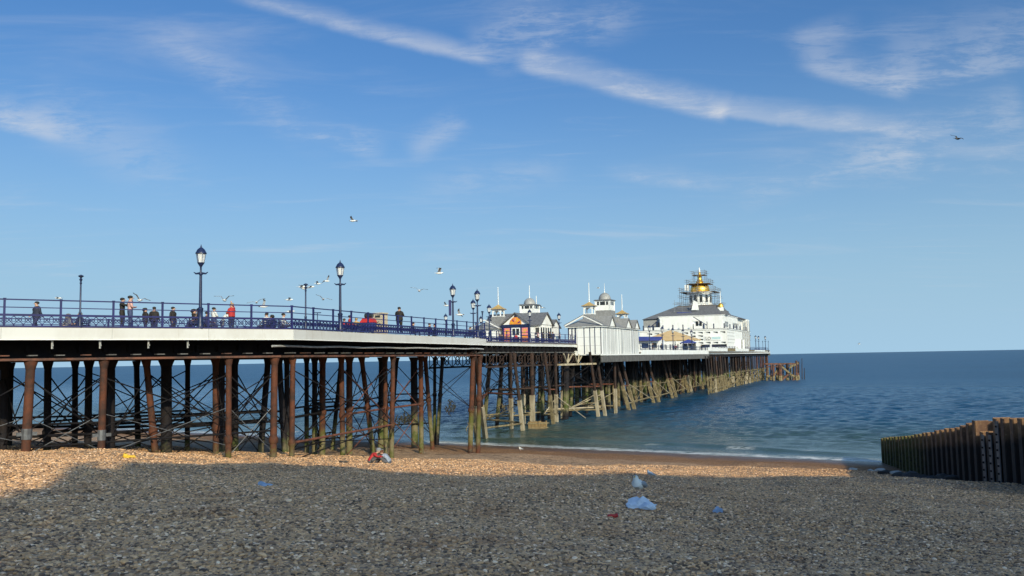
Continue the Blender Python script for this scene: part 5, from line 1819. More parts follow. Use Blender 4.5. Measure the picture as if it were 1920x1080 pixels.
build_landing_stage()

# ------------------------------------------------------------------ people
SKIN = {}


def cloth(c):
    k = 'cloth_%02d%02d%02d' % tuple(int(v * 99) for v in c)
    if k not in MATS:
        mat(k, c, tuple(v * 0.75 for v in c), 0.8, 9.0)
    return k


mat('skin', (0.50, 0.30, 0.21), (0.44, 0.25, 0.17), 0.6, 8)
mat('shoe', (0.03, 0.028, 0.026), (0.05, 0.045, 0.04), 0.6, 8)


def skeleton(pose):
    """joints: name -> (position, radius, garment)"""
    J = {
        'pelvis': ((0, 0, 0.94), (0.155, 0.115), 'leg'), 'belly': ((0, 0, 1.10), (0.15, 0.105), 'top'), 'chest': ((0, 0.0, 1.30), (0.18, 0.12), 'top'),
        'collar': ((0, -0.01, 1.43), (0.10, 0.08), 'top'), 'neck': ((0, 0.0, 1.50), (0.055, 0.058), 'skin'), 'jaw': ((0, 0.025, 1.565), (0.062, 0.075), 'skin'), 'head': ((0, 0.015, 1.64), (0.078, 0.098), 'skin'), 'crown': ((0, -0.005, 1.70), (0.06, 0.075), 'skin'),
    }
    for s, n in ((-1, 'l'), (1, 'r')):
        J['sho' + n] = ((s * 0.175, -0.01, 1.405), (0.068, 0.068), 'top')
        J['elb' + n] = ((s * 0.235, -0.03, 1.12), (0.050, 0.050), 'top')
        J['wri' + n] = ((s * 0.235, 0.06, 0.90), (0.034, 0.034), 'arm')
        J['han' + n] = ((s * 0.225, 0.09, 0.80), (0.036, 0.025), 'skin')
        J['hip' + n] = ((s * 0.095, 0, 0.88), (0.105, 0.11), 'leg')
        J['kne' + n] = ((s * 0.10, 0.02, 0.49), (0.066, 0.070), 'leg')
        J['ank' + n] = ((s * 0.10, -0.02, 0.09), (0.045, 0.050), 'leg')
        J['toe' + n] = ((s * 0.12, 0.15, 0.035), (0.042, 0.032), 'shoe')

    def mv(k, p):
        J[k] = (p, J[k][1], J[k][2])

    def up(dz=0.0, dy=0.0, keys=('belly', 'chest', 'collar', 'neck', 'jaw', 'head', 'crown', 'shol', 'shor', 'elbl', 'elbr', 'wril', 'wrir', 'hanl', 'hanr', 'pelvis', 'hipl', 'hipr')):
        for k in keys:
            p = J[k][0]
            mv(k, (p[0], p[1] + dy, p[2] + dz))

    if pose == 'walk':
        mv('knel', (-0.10, 0.16, 0.50)); mv('ankl', (-0.10, 0.22, 0.10)); mv('toel', (-0.11, 0.38, 0.06))
        mv('kner', (0.10, -0.02, 0.48)); mv('ankr', (0.10, -0.26, 0.13)); mv('toer', (0.11, -0.12, 0.04))
        mv('wril', (-0.25, -0.14, 0.92)); mv('hanl', (-0.24, -0.16, 0.83)); mv('wrir', (0.22, 0.16, 0.95)); mv('hanr', (0.20, 0.22, 0.88))
    elif pose == 'sit':
        up(-0.46)
        for s, n in ((-1, 'l'), (1, 'r')):
            mv('kne' + n, (s * 0.12, 0.44, 0.49)); mv('ank' + n, (s * 0.12, 0.42, 0.09)); mv('toe' + n, (s * 0.13, 0.58, 0.035))
            mv('elb' + n, (s * 0.24, 0.06, 0.70)); mv('wri' + n, (s * 0.14, 0.28, 0.60)); mv('han' + n, (s * 0.08, 0.36, 0.60))
    elif pose == 'photo':
        for s, n in ((-1, 'l'), (1, 'r')):
            mv('elb' + n, (s * 0.27, 0.20, 1.30)); mv('wri' + n, (s * 0.12, 0.36, 1.52)); mv('han' + n, (s * 0.06, 0.38, 1.60))
    elif pose == 'fold':
        for s, n in ((-1, 'l'), (1, 'r')):
            mv('elb' + n, (s * 0.25, 0.05, 1.14)); mv('wri' + n, (s * 0.04, 0.22, 1.16)); mv('han' + n, (-s * 0.06, 0.22, 1.18))
    elif pose == 'lean':
        for k, dy in (('belly', 0.05), ('chest', 0.16), ('collar', 0.25), ('neck', 0.29), ('jaw', 0.34), ('head', 0.35), ('crown', 0.35), ('shol', 0.22), ('shor', 0.22)):
            p = J[k][0]
            mv(k, (p[0], p[1] + dy, p[2] - dy * 0.28))
        for s, n in ((-1, 'l'), (1, 'r')):
            mv('elb' + n, (s * 0.26, 0.38, 1.14)); mv('wri' + n, (s * 0.12, 0.55, 1.22)); mv('han' + n, (s * 0.05, 0.58, 1.24))
    elif pose == 'reach':
        mv('elbr', (0.24, 0.10, 1.55)); mv('wrir', (0.20, 0.18, 1.80)); mv('hanr', (0.19, 0.20, 1.90))
        mv('elbl', (-0.24, 0.05, 1.14)); mv('wril', (-0.10, 0.20, 1.10)); mv('hanl', (-0.04, 0.24, 1.10))
    elif pose == 'ground':
        up(-0.80)
        for k, dy in (('belly', 0.04), ('chest', 0.16), ('collar', 0.26), ('neck', 0.31), ('jaw', 0.38), ('head', 0.40), ('crown', 0.41), ('shol', 0.22), ('shor', 0.22)):
            p = J[k][0]
            mv(k, (p[0], p[1] + dy, p[2] - dy * 0.35))
        for s, n in ((-1, 'l'), (1, 'r')):
            mv('kne' + n, (s * 0.14, 0.40, 0.46)); mv('ank' + n, (s * 0.13, 0.62, 0.08)); mv('toe' + n, (s * 0.14, 0.78, 0.04))
            mv('elb' + n, (s * 0.27, 0.30, 0.42)); mv('wri' + n, (s * 0.14, 0.52, 0.40)); mv('han' + n, (s * 0.06, 0.58, 0.40))
    return J


BONES = [('pelvis', 'belly'), ('belly', 'chest'), ('chest', 'collar'), ('collar', 'neck'), ('neck', 'jaw'), ('jaw', 'head'), ('head', 'crown')]
for n_ in 'lr':
    BONES += [('collar', 'sho' + n_), ('sho' + n_, 'elb' + n_), ('elb' + n_, 'wri' + n_), ('wri' + n_, 'han' + n_), ('pelvis', 'hip' + n_), ('hip' + n_, 'kne' + n_), ('kne' + n_, 'ank' + n_), ('ank' + n_, 'toe' + n_)]
_body = {}


def body_mesh(pose):
    if pose in _body:
        return _body[pose]
    J = skeleton(pose)
    names = list(J)
    me = bpy.data.meshes.new('person_base')
    bm = bmesh.new()
    lay = bm.verts.layers.skin.verify()
    vs = {}
    for k in names:
        v = bm.verts.new(J[k][0])
        v[lay].radius = J[k][1]
        v[lay].use_root = k == 'pelvis'
        vs[k] = v
    for a, b in BONES:
        bm.edges.new((vs[a], vs[b]))
    bm.to_mesh(me)
    bm.free()
    o = bpy.data.objects.new('person_base', me)
    COL.objects.link(o)
    o.modifiers.new('skin', 'SKIN').use_smooth_shade = True
    s = o.modifiers.new('sub', 'SUBSURF')
    s.levels = s.render_levels = 1
    dg = bpy.context.evaluated_depsgraph_get()
    out = bpy.data.meshes.new_from_object(o.evaluated_get(dg))
    bpy.data.objects.remove(o)
    pts = []
    for a, b in BONES:
        pa, pb = Vector(J[a][0]), Vector(J[b][0])
        for t_ in (0.0, 0.25, 0.5, 0.75, 1.0):
            pts.append((pa.lerp(pb, t_), J[a][2] if t_ < 0.5 else J[b][2], J[b][1][0]))
    P_ = np.array([p[0][:] for p in pts])
    lab = [p[1] for p in pts]
    cls = []
    for f in out.polygons:
        d = ((P_ - np.array(f.center[:])) ** 2).sum(1)
        cls.append(lab[int(d.argmin())])
    _body[pose] = (out, cls, J)
    return _body[pose]


def person(p, z, face, H, pose, top, leg, hair, label, group=None, arm=None, long_hair=False, hat=None, hood=None, bag=None, vest=None):
    """p plan position, face heading in degrees (0 = away from the viewer, 90 = to the left)"""
    src, cls, J = body_mesh(pose)
    me = src.copy()
    me.name = 'person'
    me.materials.clear()
    order = {'top': 0, 'leg': 1, 'skin': 2, 'shoe': 3, 'arm': 4}
    for m_ in (cloth(top), cloth(leg), 'skin', 'shoe', cloth(arm) if arm else cloth(top)):
        me.materials.append(MATS[m_])
    if arm == 'skin':
        me.materials[4] = MATS['skin']
    me.polygons.foreach_set('material_index', [order[c] for c in cls])
    me.polygons.foreach_set('use_smooth', [True] * len(me.polygons))
    o = link('person', me, None, v3(p, z))
    k = H / 1.76
    o.scale = (k * 1.26, k * 1.26, k)
    o.rotation_euler = (0, 0, R(face))
    tag(o, label, 'person', group)
    hd = Vector(J['head'][0])
    # hair cap over the back and top of the head
    prof = [(0.080, -0.03), (0.094, 0.02), (0.090, 0.06), (0.066, 0.094), (0.03, 0.110), (0.005, 0.114)]
    mb = MB().lathe(prof, 12, (hd.x, hd.y - 0.022, hd.z), 0.92, 1.08)
    if long_hair:
        mb.tube([hd + Vector((0, -0.05, 0.06)), hd + Vector((0, -0.10, -0.05)), hd + Vector((0, -0.10, -0.22))], [0.085, 0.09, 0.05], 9)
    part('hair', mb, cloth(hair), o, True)
    part('nose', MB().tube([hd + Vector((0, 0.09, 0.0)), hd + Vector((0, 0.13, -0.03)), hd + Vector((0, 0.10, -0.045))], [0.012, 0.018, 0.012], 6), 'skin', o, True)
    if hat:
        part('cap', MB().lathe([(0.108, 0.05), (0.108, 0.09), (0.09, 0.135), (0.03, 0.155)], 12, (hd.x, hd.y - 0.01, hd.z)).box(hd.x - 0.07, hd.x + 0.07, hd.y + 0.08, hd.y + 0.19, hd.z + 0.05, hd.z + 0.065), cloth(hat), o, True)
    if hood:
        part('hood', MB().lathe([(0.13, -0.16), (0.145, -0.02), (0.135, 0.08), (0.09, 0.155), (0.01, 0.185)], 12, (hd.x, hd.y - 0.035, hd.z)), cloth(hood), o, True)
    if pose in ('walk', 'stand', 'lean', 'fold') and sum(top) < 0.2:
        b, c = Vector(J['pelvis'][0]), Vector(J['chest'][0])
        part('jacket', MB().lathe([(0.205, -0.10), (0.20, 0.06), (0.195, 0.26), (0.215, 0.36), (0.19, 0.44), (0.11, 0.50)], 14, (b.x + (c.x - b.x) * 0.5, b.y + (c.y - b.y) * 0.55, b.z), 1.0, 0.72), cloth(top), o, True)
    if vest:
        b = Vector(J['pelvis'][0])
        part('vest', MB().lathe([(0.19, 0.0), (0.185, 0.12), (0.185, 0.28), (0.21, 0.38), (0.16, 0.46)], 14, (b.x, b.y, b.z), 1.0, 0.74), cloth(vest), o, True)
    if bag:
        part('rucksack', MB().box(-0.15, 0.15, -0.30, -0.13, 1.02, 1.42), cloth(bag), o)
    return o


def d_stand(px, ytop, h=1.72):
    return (DECK - EYE + h) * FPX / (hor(px) - ytop)


NAVY, BLACK, WHITE, RED, JEAN, GREY, PINK = (0.02, 0.025, 0.05), (0.018, 0.018, 0.02), (0.68, 0.68, 0.66), (0.48, 0.03, 0.03), (0.05, 0.07, 0.15), (0.16, 0.16, 0.17), (0.62, 0.36, 0.32)
DHAIR, BHAIR, FHAIR, GHAIR = (0.02, 0.016, 0.013), (0.07, 0.04, 0.022), (0.38, 0.25, 0.11), (0.35, 0.33, 0.30)


def build_people():
    g = 'people on the promenade deck of the pier'

    def st(px, ytop, face, pose, top, leg, hair, label, H=1.72, **kw):
        D = max(d_stand(px, ytop, H), 0)
        return person(G(px, D, 0).xy, DECK, face, H, pose, top, leg, hair, label, g, **kw)

    def si(px, ytop, face, top, leg, hair, label, **kw):
        D = d_stand(px, ytop, 1.27)
        q = G(px, D, 0).xy
        o = person(q, DECK, face, 1.72, 'sit', top, leg, hair, label, g, **kw)
        SEATS.append((q, face))
        return o

    st(57, 565, 150, 'walk', NAVY, NAVY, DHAIR, 'man in a dark jacket walking alone at the left end of the pier')
    si(118, 590, 160, GREY, NAVY, DHAIR, 'seated figure in a grey hood at the left of the pier', hood=(0.14, 0.12, 0.11))
    si(141, 586, 150, NAVY, NAVY, GHAIR, 'seated man in dark clothes beside the hooded figure')
    st(221, 558, -80, 'photo', BLACK, BLACK, DHAIR, 'man in black with white sleeves holding a camera up', 1.72, arm=WHITE)
    st(236, 554, -60, 'fold', PINK, JEAN, DHAIR, 'taller man in a pale pink top beside the photographer', 1.80)
    st(266, 577, -60, 'fold', BLACK, BLACK, DHAIR, 'woman in black with dark hair next to the man with his back turned', 1.64, long_hair=True, arm='skin' and (0.5, 0.3, 0.21))
    st(283, 575, 0, 'stand', BLACK, NAVY, DHAIR, 'man in black seen from behind beside the dark haired woman', 1.74)
    st(319, 575, -95, 'stand', BLACK, BLACK, DHAIR, 'man in a black coat looking right, left of the tall lamp', 1.76)
    si(359, 579, -70, BLACK, BLACK, DHAIR, 'woman in black sitting just left of the tall lamp', long_hair=True)
    si(367, 578, 90, (0.16, 0.10, 0.07), NAVY, BHAIR, 'brown haired person behind the tall lamp post')
    si(384, 584, -60, (0.10, 0.06, 0.04), NAVY, DHAIR, 'short dark haired person just right of the tall lamp')
    st(397, 576, -40, 'fold', WHITE, JEAN, DHAIR, 'person in a white shirt with dark hair in the feeding group', 1.68)
    st(413, 580, -60, 'lean', WHITE, GREY, FHAIR, 'fair haired woman in white bending over in the feeding group', 1.66, long_hair=True, arm=(0.5, 0.3, 0.21))
    st(431, 568, 70, 'reach', RED, NAVY, FHAIR, 'man in a red vest raising his arm towards a gull', 1.75, arm=(0.5, 0.3, 0.21), vest=RED)
    si(498, 586, 60, WHITE, GREY, DHAIR, 'seated person in a white shirt below the circling gulls')
    si(508, 590, 60, BLACK, BLACK, DHAIR, 'seated woman in black between the white shirt and the sunglasses', long_hair=True)
    si(530, 587, -70, WHITE, BLACK, DHAIR, 'seated woman in a white top wearing a dark hair band')
    D = 60.0
    for px, yt, c, hr, lab in ((646, 597, RED, BHAIR, 'child in red beside the second lamp'), (657, 591, RED, DHAIR, 'dark haired person in a bright red top'), (669, 596, (0.62, 0.38, 0.03), FHAIR, 'person in a yellow jacket')):
        si(px, yt, random.uniform(-90, 90), c, JEAN, hr, lab + ' on the pier')
    q = edge_pt(749, *offs(0.75)[2:4])
    person(q, DECK + 0.16, -25, 1.92, 'fold', BLACK, BLACK, DHAIR, 'man in a long black coat standing at the pier rail with his back turned', g)
    si(777, 604, -80, BLACK, NAVY, DHAIR, 'seated person in black right of the man in the long coat')
    si(808, 606, -60, BLACK, NAVY, BHAIR, 'left one of a seated pair in dark coats')
    si(818, 607, 100, NAVY, NAVY, DHAIR, 'right one of a seated pair in dark coats')
    si(885, 613, 80, BLACK, NAVY, BHAIR, 'seated person in black near the seaward corner lamp')
    si(700, 600, 150, (0.45, 0.10, 0.10), JEAN, BHAIR, 'seated person in dark red beside the beige cabinet')
    g2 = 'people on the middle deck'

    def mid(px, D, face, pose, top, leg, hair, lab, H=1.72):
        person(G(px, D, 0).xy, DECK2, face, H, pose, top, leg, hair, lab, g2)

    mid(940, 127, 40, 'stand', BLACK, BLACK, DHAIR, 'dark figure left of the orange sign kiosk door')
    mid(944, 128, -40, 'stand', BLACK, BLACK, BHAIR, 'second dark figure left of the kiosk door', 1.66)
    mid(970, 128, 170, 'stand', RED, BLACK, DHAIR, 'person in red before the kiosk door', 1.7)
    mid(1012, 121, 100, 'fold', PINK, BLACK, BHAIR, 'person in pale pink beside the kiosk windows')
    mid(1021, 123, 60, 'stand', BLACK, BLACK, DHAIR, 'dark figure by the kiosk side windows')
    mid(1034, 122, -60, 'stand', BLACK, NAVY, DHAIR, 'dark figure at the right corner of the shop kiosk')
    mid(1040, 124, 30, 'stand', NAVY, BLACK, BHAIR, 'dark figure just left of the rightmost middle lamp', 1.78)
    mid(1053, 125, 90, 'stand', PINK, NAVY, DHAIR, 'lone person in pink right of the middle deck lamp', 1.66)
    for px, D, lab in ((1227, 160, 'dark figure before the blue awning hut'), (1244, 168, 'dark figure right of the blue awning hut'), (1270, 185, 'seated looking figure before the tan marquee'), (1318, 198, 'dark figure at the right end of the white apron')):
        person(G(px, D, 0).xy, DECK3, random.uniform(0, 360), 1.72, 'stand', BLACK if px != 1270 else (0.2, 0.04, 0.05), BLACK, DHAIR, lab, 'people on the pier head')
    # two people sitting on the shingle in the sun
    q = G(693, 46.3, 0).xy
    person(q, bz(*q) - 0.02, -75, 1.74, 'ground', RED, (0.10, 0.09, 0.09), GHAIR, 'person in a red jacket and grey cap sitting on the sunny shingle', 'people sitting on the beach', hat=(0.25, 0.27, 0.30), bag=None)
    q = G(731, 46.6, 0).xy
    person(q, bz(*q) - 0.02, 75, 1.74, 'ground', (0.30, 0.34, 0.42), (0.10, 0.10, 0.12), (0.20, 0.07, 0.04), 'person in a grey blue jacket with reddish hair sitting on the shingle', 'people sitting on the beach')


SEATS = []
build_people()


def build_benches():
    """slatted seats under the seated people"""
    proto = None
    labels = iter(['bench under the hooded figure at the left', 'bench under the seated man in dark clothes', 'bench under the woman in black by the tall lamp', 'bench behind the tall lamp post', 'bench just right of the tall lamp', 'bench under the seated white shirt', 'bench under the seated woman in black below the gulls', 'bench under the woman with the hair band', 'bench of the child in red', 'bench of the bright red top', 'bench of the yellow jacket', 'bench right of the man in the long coat', 'bench of the left one of the dark coated pair', 'bench of the right one of the dark coated pair', 'bench near the seaward corner lamp', 'bench beside the beige cabinet'])
    for q, face in SEATS:
        lab = next(labels)
        if proto is None:
            root = thing('bench', (0, 0, 0), lab, 'bench', 'benches on the promenade deck')
            for i in range(4):
                part('seat_slat', MB().box(-0.6, 0.6, -0.20 + i * 0.11, -0.11 + i * 0.11, 0.365, 0.395), 'navy_dark', root)
            for i in range(3):
                part('back_slat', MB().box(-0.6, 0.6, -0.27, -0.24, 0.48 + i * 0.12, 0.56 + i * 0.12), 'navy_dark', root)
            for x in (-0.5, 0.5):
                part('leg', MB().box(x - 0.03, x + 0.03, -0.236, 0.2, 0.33, 0.362).box(x - 0.03, x + 0.03, 0.14, 0.2, 0, 0.329).box(x - 0.03, x + 0.03, -0.236, -0.205, 0, 0.80), 'black_iron', root)
            proto = root
        else:
            root = copy_tree(proto)
            root['label'] = 'navy slatted ' + lab
        root['label'] = ('navy slatted ' + lab) if not root['label'].startswith('navy') else root['label']
        root.location = v3(q, DECK)
        root.rotation_euler = (0, 0, R(face))


build_benches()


def build_deck_clutter():
    D = 61.0
    q = G(715, 63, 0).xy
    root = thing('beige_cabinet', v3(q, DECK), 'beige cabinet with two dark stripes standing on the promenade deck', 'cabinet', rz=-0.5)
    part('body', MB().box(-0.4, 0.4, -0.35, 0.35, 0, 1.62), 'cabinet_beige', root)
    part('lid', MB().box(-0.44, 0.44, -0.39, 0.39, 1.623, 1.70), 'cabinet_beige', root)
    part('stripe', MB().bar((-0.405, -0.2, 0.6), (-0.405, 0.3, 1.1), 0.02, 0.08, (1, 0, 0)).bar((-0.405, -0.2, 0.95), (-0.405, 0.3, 1.45), 0.02, 0.08, (1, 0, 0)), 'window_dark', root)
    part('plate', MB().box(-0.2, 0.25, -0.375, -0.352, 1.35, 1.5).box(-0.2, 0.25, -0.375, -0.352, 0.8, 0.9), 'window_dark', root)
    q = G(692, 62, 0).xy
    root = thing('souvenir_cart', v3(q, DECK), 'red and blue cart with a dark drum on top beside the beige cabinet', 'cart', rz=-0.3)
    part('body', MB().box(-0.5, 0.5, -0.3, 0.3, 0.35, 0.95), 'awning_blue', root)
    part('cover', MB().add([(-0.55, -0.35, 0.953), (0.55, -0.35, 0.953), (0.55, 0.35, 0.953), (-0.55, 0.35, 0.953), (-0.35, -0.2, 1.3), (0.45, -0.2, 1.25), (0.45, 0.2, 1.25), (-0.35, 0.2, 1.3)], [(0, 1, 5, 4), (1, 2, 6, 5), (2, 3, 7, 6), (3, 0, 4, 7), (4, 5, 6, 7), (3, 2, 1, 0)]), 'red_paint', root)
    part('drum', MB().tube([(-0.25, 0, 1.45), (0.35, 0, 1.45)], 0.17, 12), 'window_dark', root, True)
    for x in (-0.35, 0.35):
        w = part('wheel', MB().tube([(x, -0.36, 0.2), (x, -0.30, 0.2)], 0.2, 14), 'window_dark', root, True)
        part('hub', MB().tube([(x, -0.38, 0.2), (x, -0.361, 0.2)], 0.06, 8), 'pipe_grey', w)
    part('handle', MB().tube([(0.5, 0, 0.8), (0.85, 0, 1.0)], 0.025, 6), 'steel_grey', root)
    q = G(595, 75, 0).xy
    root = thing('telescope_stand', v3(q, DECK), 'thin stand with a T shaped head on the far side of the deck', 'stand')
    part('pole', MB().tube([(0, 0, 0), (0, 0, 2.5)], 0.035, 6), 'navy_dark', root)
    part('crossbar', MB().box(-0.32, 0.32, -0.03, 0.03, 2.45, 2.53), 'navy_dark', root)
    part('tray', MB().box(-0.3, 0.3, -0.12, 0.12, 1.45, 1.5).box(0.05, 0.3, -0.1, 0.1, 1.503, 1.65), 'navy_dark', root)


build_deck_clutter()

# ------------------------------------------------------------------ gulls
_gull = {}


def gull_flying(p, heading, dihedral, bank, label, dark=False, s=1.0, pitch=0.0, sweep=0.25):
    """spread gull: body, two bent wings, tail and beak"""
    key = (round(dihedral, 1), dark, sweep)
    if key not in _gull:
        root = thing('seagull', p, label, 'gull', 'gulls flying round the pier')
        wh, gr = ('gull_dark', 'gull_dark') if dark else ('gull_white', 'gull_grey')
        st_ = [(-0.24, 0.02, 0.0), (-0.14, 0.062, 0.0), (0.0, 0.088, 0.0), (0.12, 0.075, 0.0), (0.20, 0.05, 0.015), (0.26, 0.046, 0.025), (0.30, 0.022, 0.022)]
        part('body', MB().tube([(0, y, z) for y, r_, z in st_], [r_ for _, r_, _ in st_], 10), wh, root, True)
        part('tail', MB().solid([(-0.03, -0.2, 0.01), (0.03, -0.2, 0.01), (0.085, -0.37, 0.0), (-0.085, -0.37, 0.0)], (0, 0, 0.012)), wh, root)
        part('beak', MB().tube([(0, 0.29, 0.02), (0, 0.345, 0.01)], [0.014, 0.004], 6), 'beak_yellow', root)
        for sgn in (-1, 1):
            zi, zo = 0.27 * math.tan(dihedral), 0.27 * math.tan(dihedral) + 0.38 * math.tan(dihedral * 0.15 - 0.12)
            pts = [(0.05, 0.09, 0.03), (0.27, 0.15, 0.03 + zi), (0.46, 0.08, 0.03 + (zi + zo) / 2), (0.66, -0.02 - sweep * 0.3, 0.03 + zo), (0.45, -0.06, 0.03 + (zi + zo) / 2), (0.27, -0.02, 0.03 + zi), (0.05, -0.10, 0.03)]
            top_ = [(sgn * x, y, z) for x, y, z in pts]
            w = MB()
            vs = top_ + [(x, y, z - 0.014) for x, y, z in top_]
            quads = [(0, 1, 5, 6), (1, 2, 4, 5), (2, 3, 4)]
            fs = list(quads) + [tuple(i + 7 for i in reversed(q)) for q in quads] + [(i, (i + 1) % 7, (i + 1) % 7 + 7, i + 7) for i in range(7)]
            w.add(vs, fs)
            wo = part('wing', w, gr, root)
            t0, t1, t2 = [Vector(top_[k]) for k in (2, 3, 4)]
            part('wing_tip', MB().solid([t0.lerp(t1, 0.45) + Vector((0, 0, 0.004)), t1 + (t1 - t0) * 0.04 + Vector((0, 0, 0.004)), t2.lerp(t1, 0.45) + Vector((0, 0, 0.004))], (0, 0, -0.024)), 'gull_dark', wo)
        _gull[key] = root
    else:
        root = copy_tree(_gull[key])
        root['label'] = label
    root.location = p
    root.rotation_euler = Euler((pitch, bank, R(heading)), 'XYZ')
    root.scale = (s, s, s)
    return root


def on_beach(px, py):
    """point of the beach that shows at the pixel"""
    d = ray(px, py)
    s = 5.0
    for _ in range(4000):
        p = Vector((0, 0, EYE)) + d * s
        if p.z < bz(p.x, p.y):
            return p
        s += 0.02
    return p


def build_gulls():
    L = [(662, 414, 62, 80, 0.5, 0.2, 'lone gull high in the sky above the promenade', False), (1795, 260, 62, -70, 0.4, 0.5, 'dark gull high at the right below the cloud trail', True),
         (823, 512, 58, -85, 0.9, 0.1, 'white gull with wings raised above the promenade end', False), (786, 545, 60, -10, 0.45, 0.15, 'gull gliding left of the raised wing gull', False),
         (110, 559, 70, 90, 0.2, 0.0, 'gull at the far left above the rail', False), (262, 563, 52, 60, 0.7, 0.35, 'gull with arched dark wings right of the photographer', False),
         (421, 563, 52, 0, 0.75, 0.0, 'gull with wings in a V above the man in red', False), (481, 567, 58, 10, 0.4, -0.25, 'gull low over the rail right of the man in red', False),
         (494, 575, 62, -60, 0.9, -0.4, 'gull just below the low gliding gull', False), (542, 562, 66, -80, 0.3, -0.1, 'gull left of the second plain post', False),
         (566, 538, 58, -85, 0.35, 0.0, 'gull touching the top of the plain post from the left', False), (571, 541, 62, 75, 0.5, 0.1, 'gull just behind the plain post top', False),
         (583, 538, 70, -90, 0.2, 0.0, 'gull just right of the plain post top', False), (613, 527, 74, -40, 0.7, -0.5, 'pale gull left of the second lantern', False),
         (606, 561, 62, 20, 0.45, 0.3, 'gull between the plain post and the second lamp', False), (544, 584, 58, -80, 0.15, 0.0, 'gull skimming the top rail', False),
         (837, 573, 80, 70, 0.5, 0.3, 'small gull left of the bannered lamp', False), (862, 590, 66, 80, 0.6, 0.5, 'gull below the bannered lamp', False),
         (1016, 577, 100, 60, 0.5, 0.3, 'gull beside the right flagpole of the small kiosk', False), (1122, 540, 130, 80, 0.3, 0.0, 'distant gull between the kiosk turrets', False), (596, 532, 74, 90, 0.4, 0.1, 'tiny gull between post and lantern', False), (1611, 645, 160, 70, 0.4, 0.2, 'faint gull low over the open sea', False)]
    for px, py, D, hd, di, bk, lab, dk in L:
        gull_flying(W(px, py, D), hd + random.uniform(-8, 8), di, bk, lab, dk, 0.95)
    # standing gulls
    for i, (px, D, s, face, lab) in enumerate(((1197, 24.2, 1.15, 150, 'white and grey gull standing on the shaded shingle behind the plastic bag'), (1219, 38.5, 0.8, 60, 'small dark headed gull where the shade meets the sun'), (976, 74.5, 0.85, 100, 'white gull standing at the water edge'))):
        q = (on_beach(px, (933, 897, 846)[i]).xy)
        root = thing('seagull', v3(q, bz(*q) + 0.04), lab, 'gull', 'gulls standing on the beach', R(face))
        prof = [(0, -0.20, 0.17, 0.03), (0, -0.12, 0.20, 0.085), (0, 0.0, 0.235, 0.115), (0, 0.085, 0.275, 0.105), (0, 0.11, 0.335, 0.066), (0, 0.115, 0.385, 0.054), (0, 0.12, 0.425, 0.050), (0, 0.118, 0.458, 0.022)]
        part('body', MB().tube([(x, y, z) for x, y, z, _ in prof], [r_ for *_, r_ in prof], 12), 'gull_white', root, True)
        for sgn in (-1, 1):
            part('wing', MB().tube([(sgn * 0.085, 0.06, 0.27), (sgn * 0.105, -0.04, 0.25), (sgn * 0.08, -0.20, 0.19), (sgn * 0.03, -0.36, 0.15)], [0.03, 0.062, 0.05, 0.012], 8), 'gull_grey', root, True)
            lg = part('leg', MB().tube([(sgn * 0.04, 0.0, 0.15), (sgn * 0.04, -0.01, 0.08), (sgn * 0.04, 0.005, 0.0)], 0.009, 6), 'leg_pink', root)
            part('foot', MB().solid([(sgn * 0.04, -0.01, 0.002), (sgn * 0.04 - 0.03, 0.06, 0.002), (sgn * 0.04 + 0.03, 0.06, 0.002)], (0, 0, 0.008)), 'leg_pink', lg)
            part('eye', MB().lathe([(0.002, -0.008), (0.008, 0), (0.002, 0.008)], 6, (sgn * 0.046, 0.14, 0.43)), 'gull_dark', root)
        part('tail', MB().solid([(-0.03, -0.2, 0.17), (0.03, -0.2, 0.17), (0.045, -0.34, 0.145), (-0.045, -0.34, 0.145)], (0, 0, 0.015)), 'gull_white', root)
        part('beak', MB().tube([(0, 0.155, 0.42), (0, 0.195, 0.415), (0, 0.22, 0.40)], [0.015, 0.012, 0.004], 6), 'beak_yellow', root)
        root.scale = (s, s, s)


build_gulls()

# ------------------------------------------------------------------ litter on the shingle


def crumple(name, c, sx, sy, sz, material, label, cat, seed):
    """crumpled sheet lying on the stones"""
    g3 = random.Random(seed)
    bm = bmesh.new()
    bmesh.ops.create_icosphere(bm, subdivisions=3, radius=1.0)
    ph = [g3.uniform(0, 6) for _ in range(6)]
    for v in bm.verts:
        p = v.co.copy()
        k = 1 + 0.22 * math.sin(4 * p.x + ph[0] + 2 * p.y) + 0.16 * math.sin(7 * p.y + ph[1] - 3 * p.x) + g3.uniform(-0.07, 0.07)
        z = max(p.z, -0.25)
        v.co = Vector((p.x * sx * k, p.y * sy * k, z * sz * (k ** 2) * (1.25 - 0.6 * (p.x + 1) / 2)))
    me = bpy.data.meshes.new(name)
    bm.to_mesh(me)
    bm.free()
    me.materials.append(MATS[material])
    o = link(name, me, None, c)
    return tag(o, label, cat)


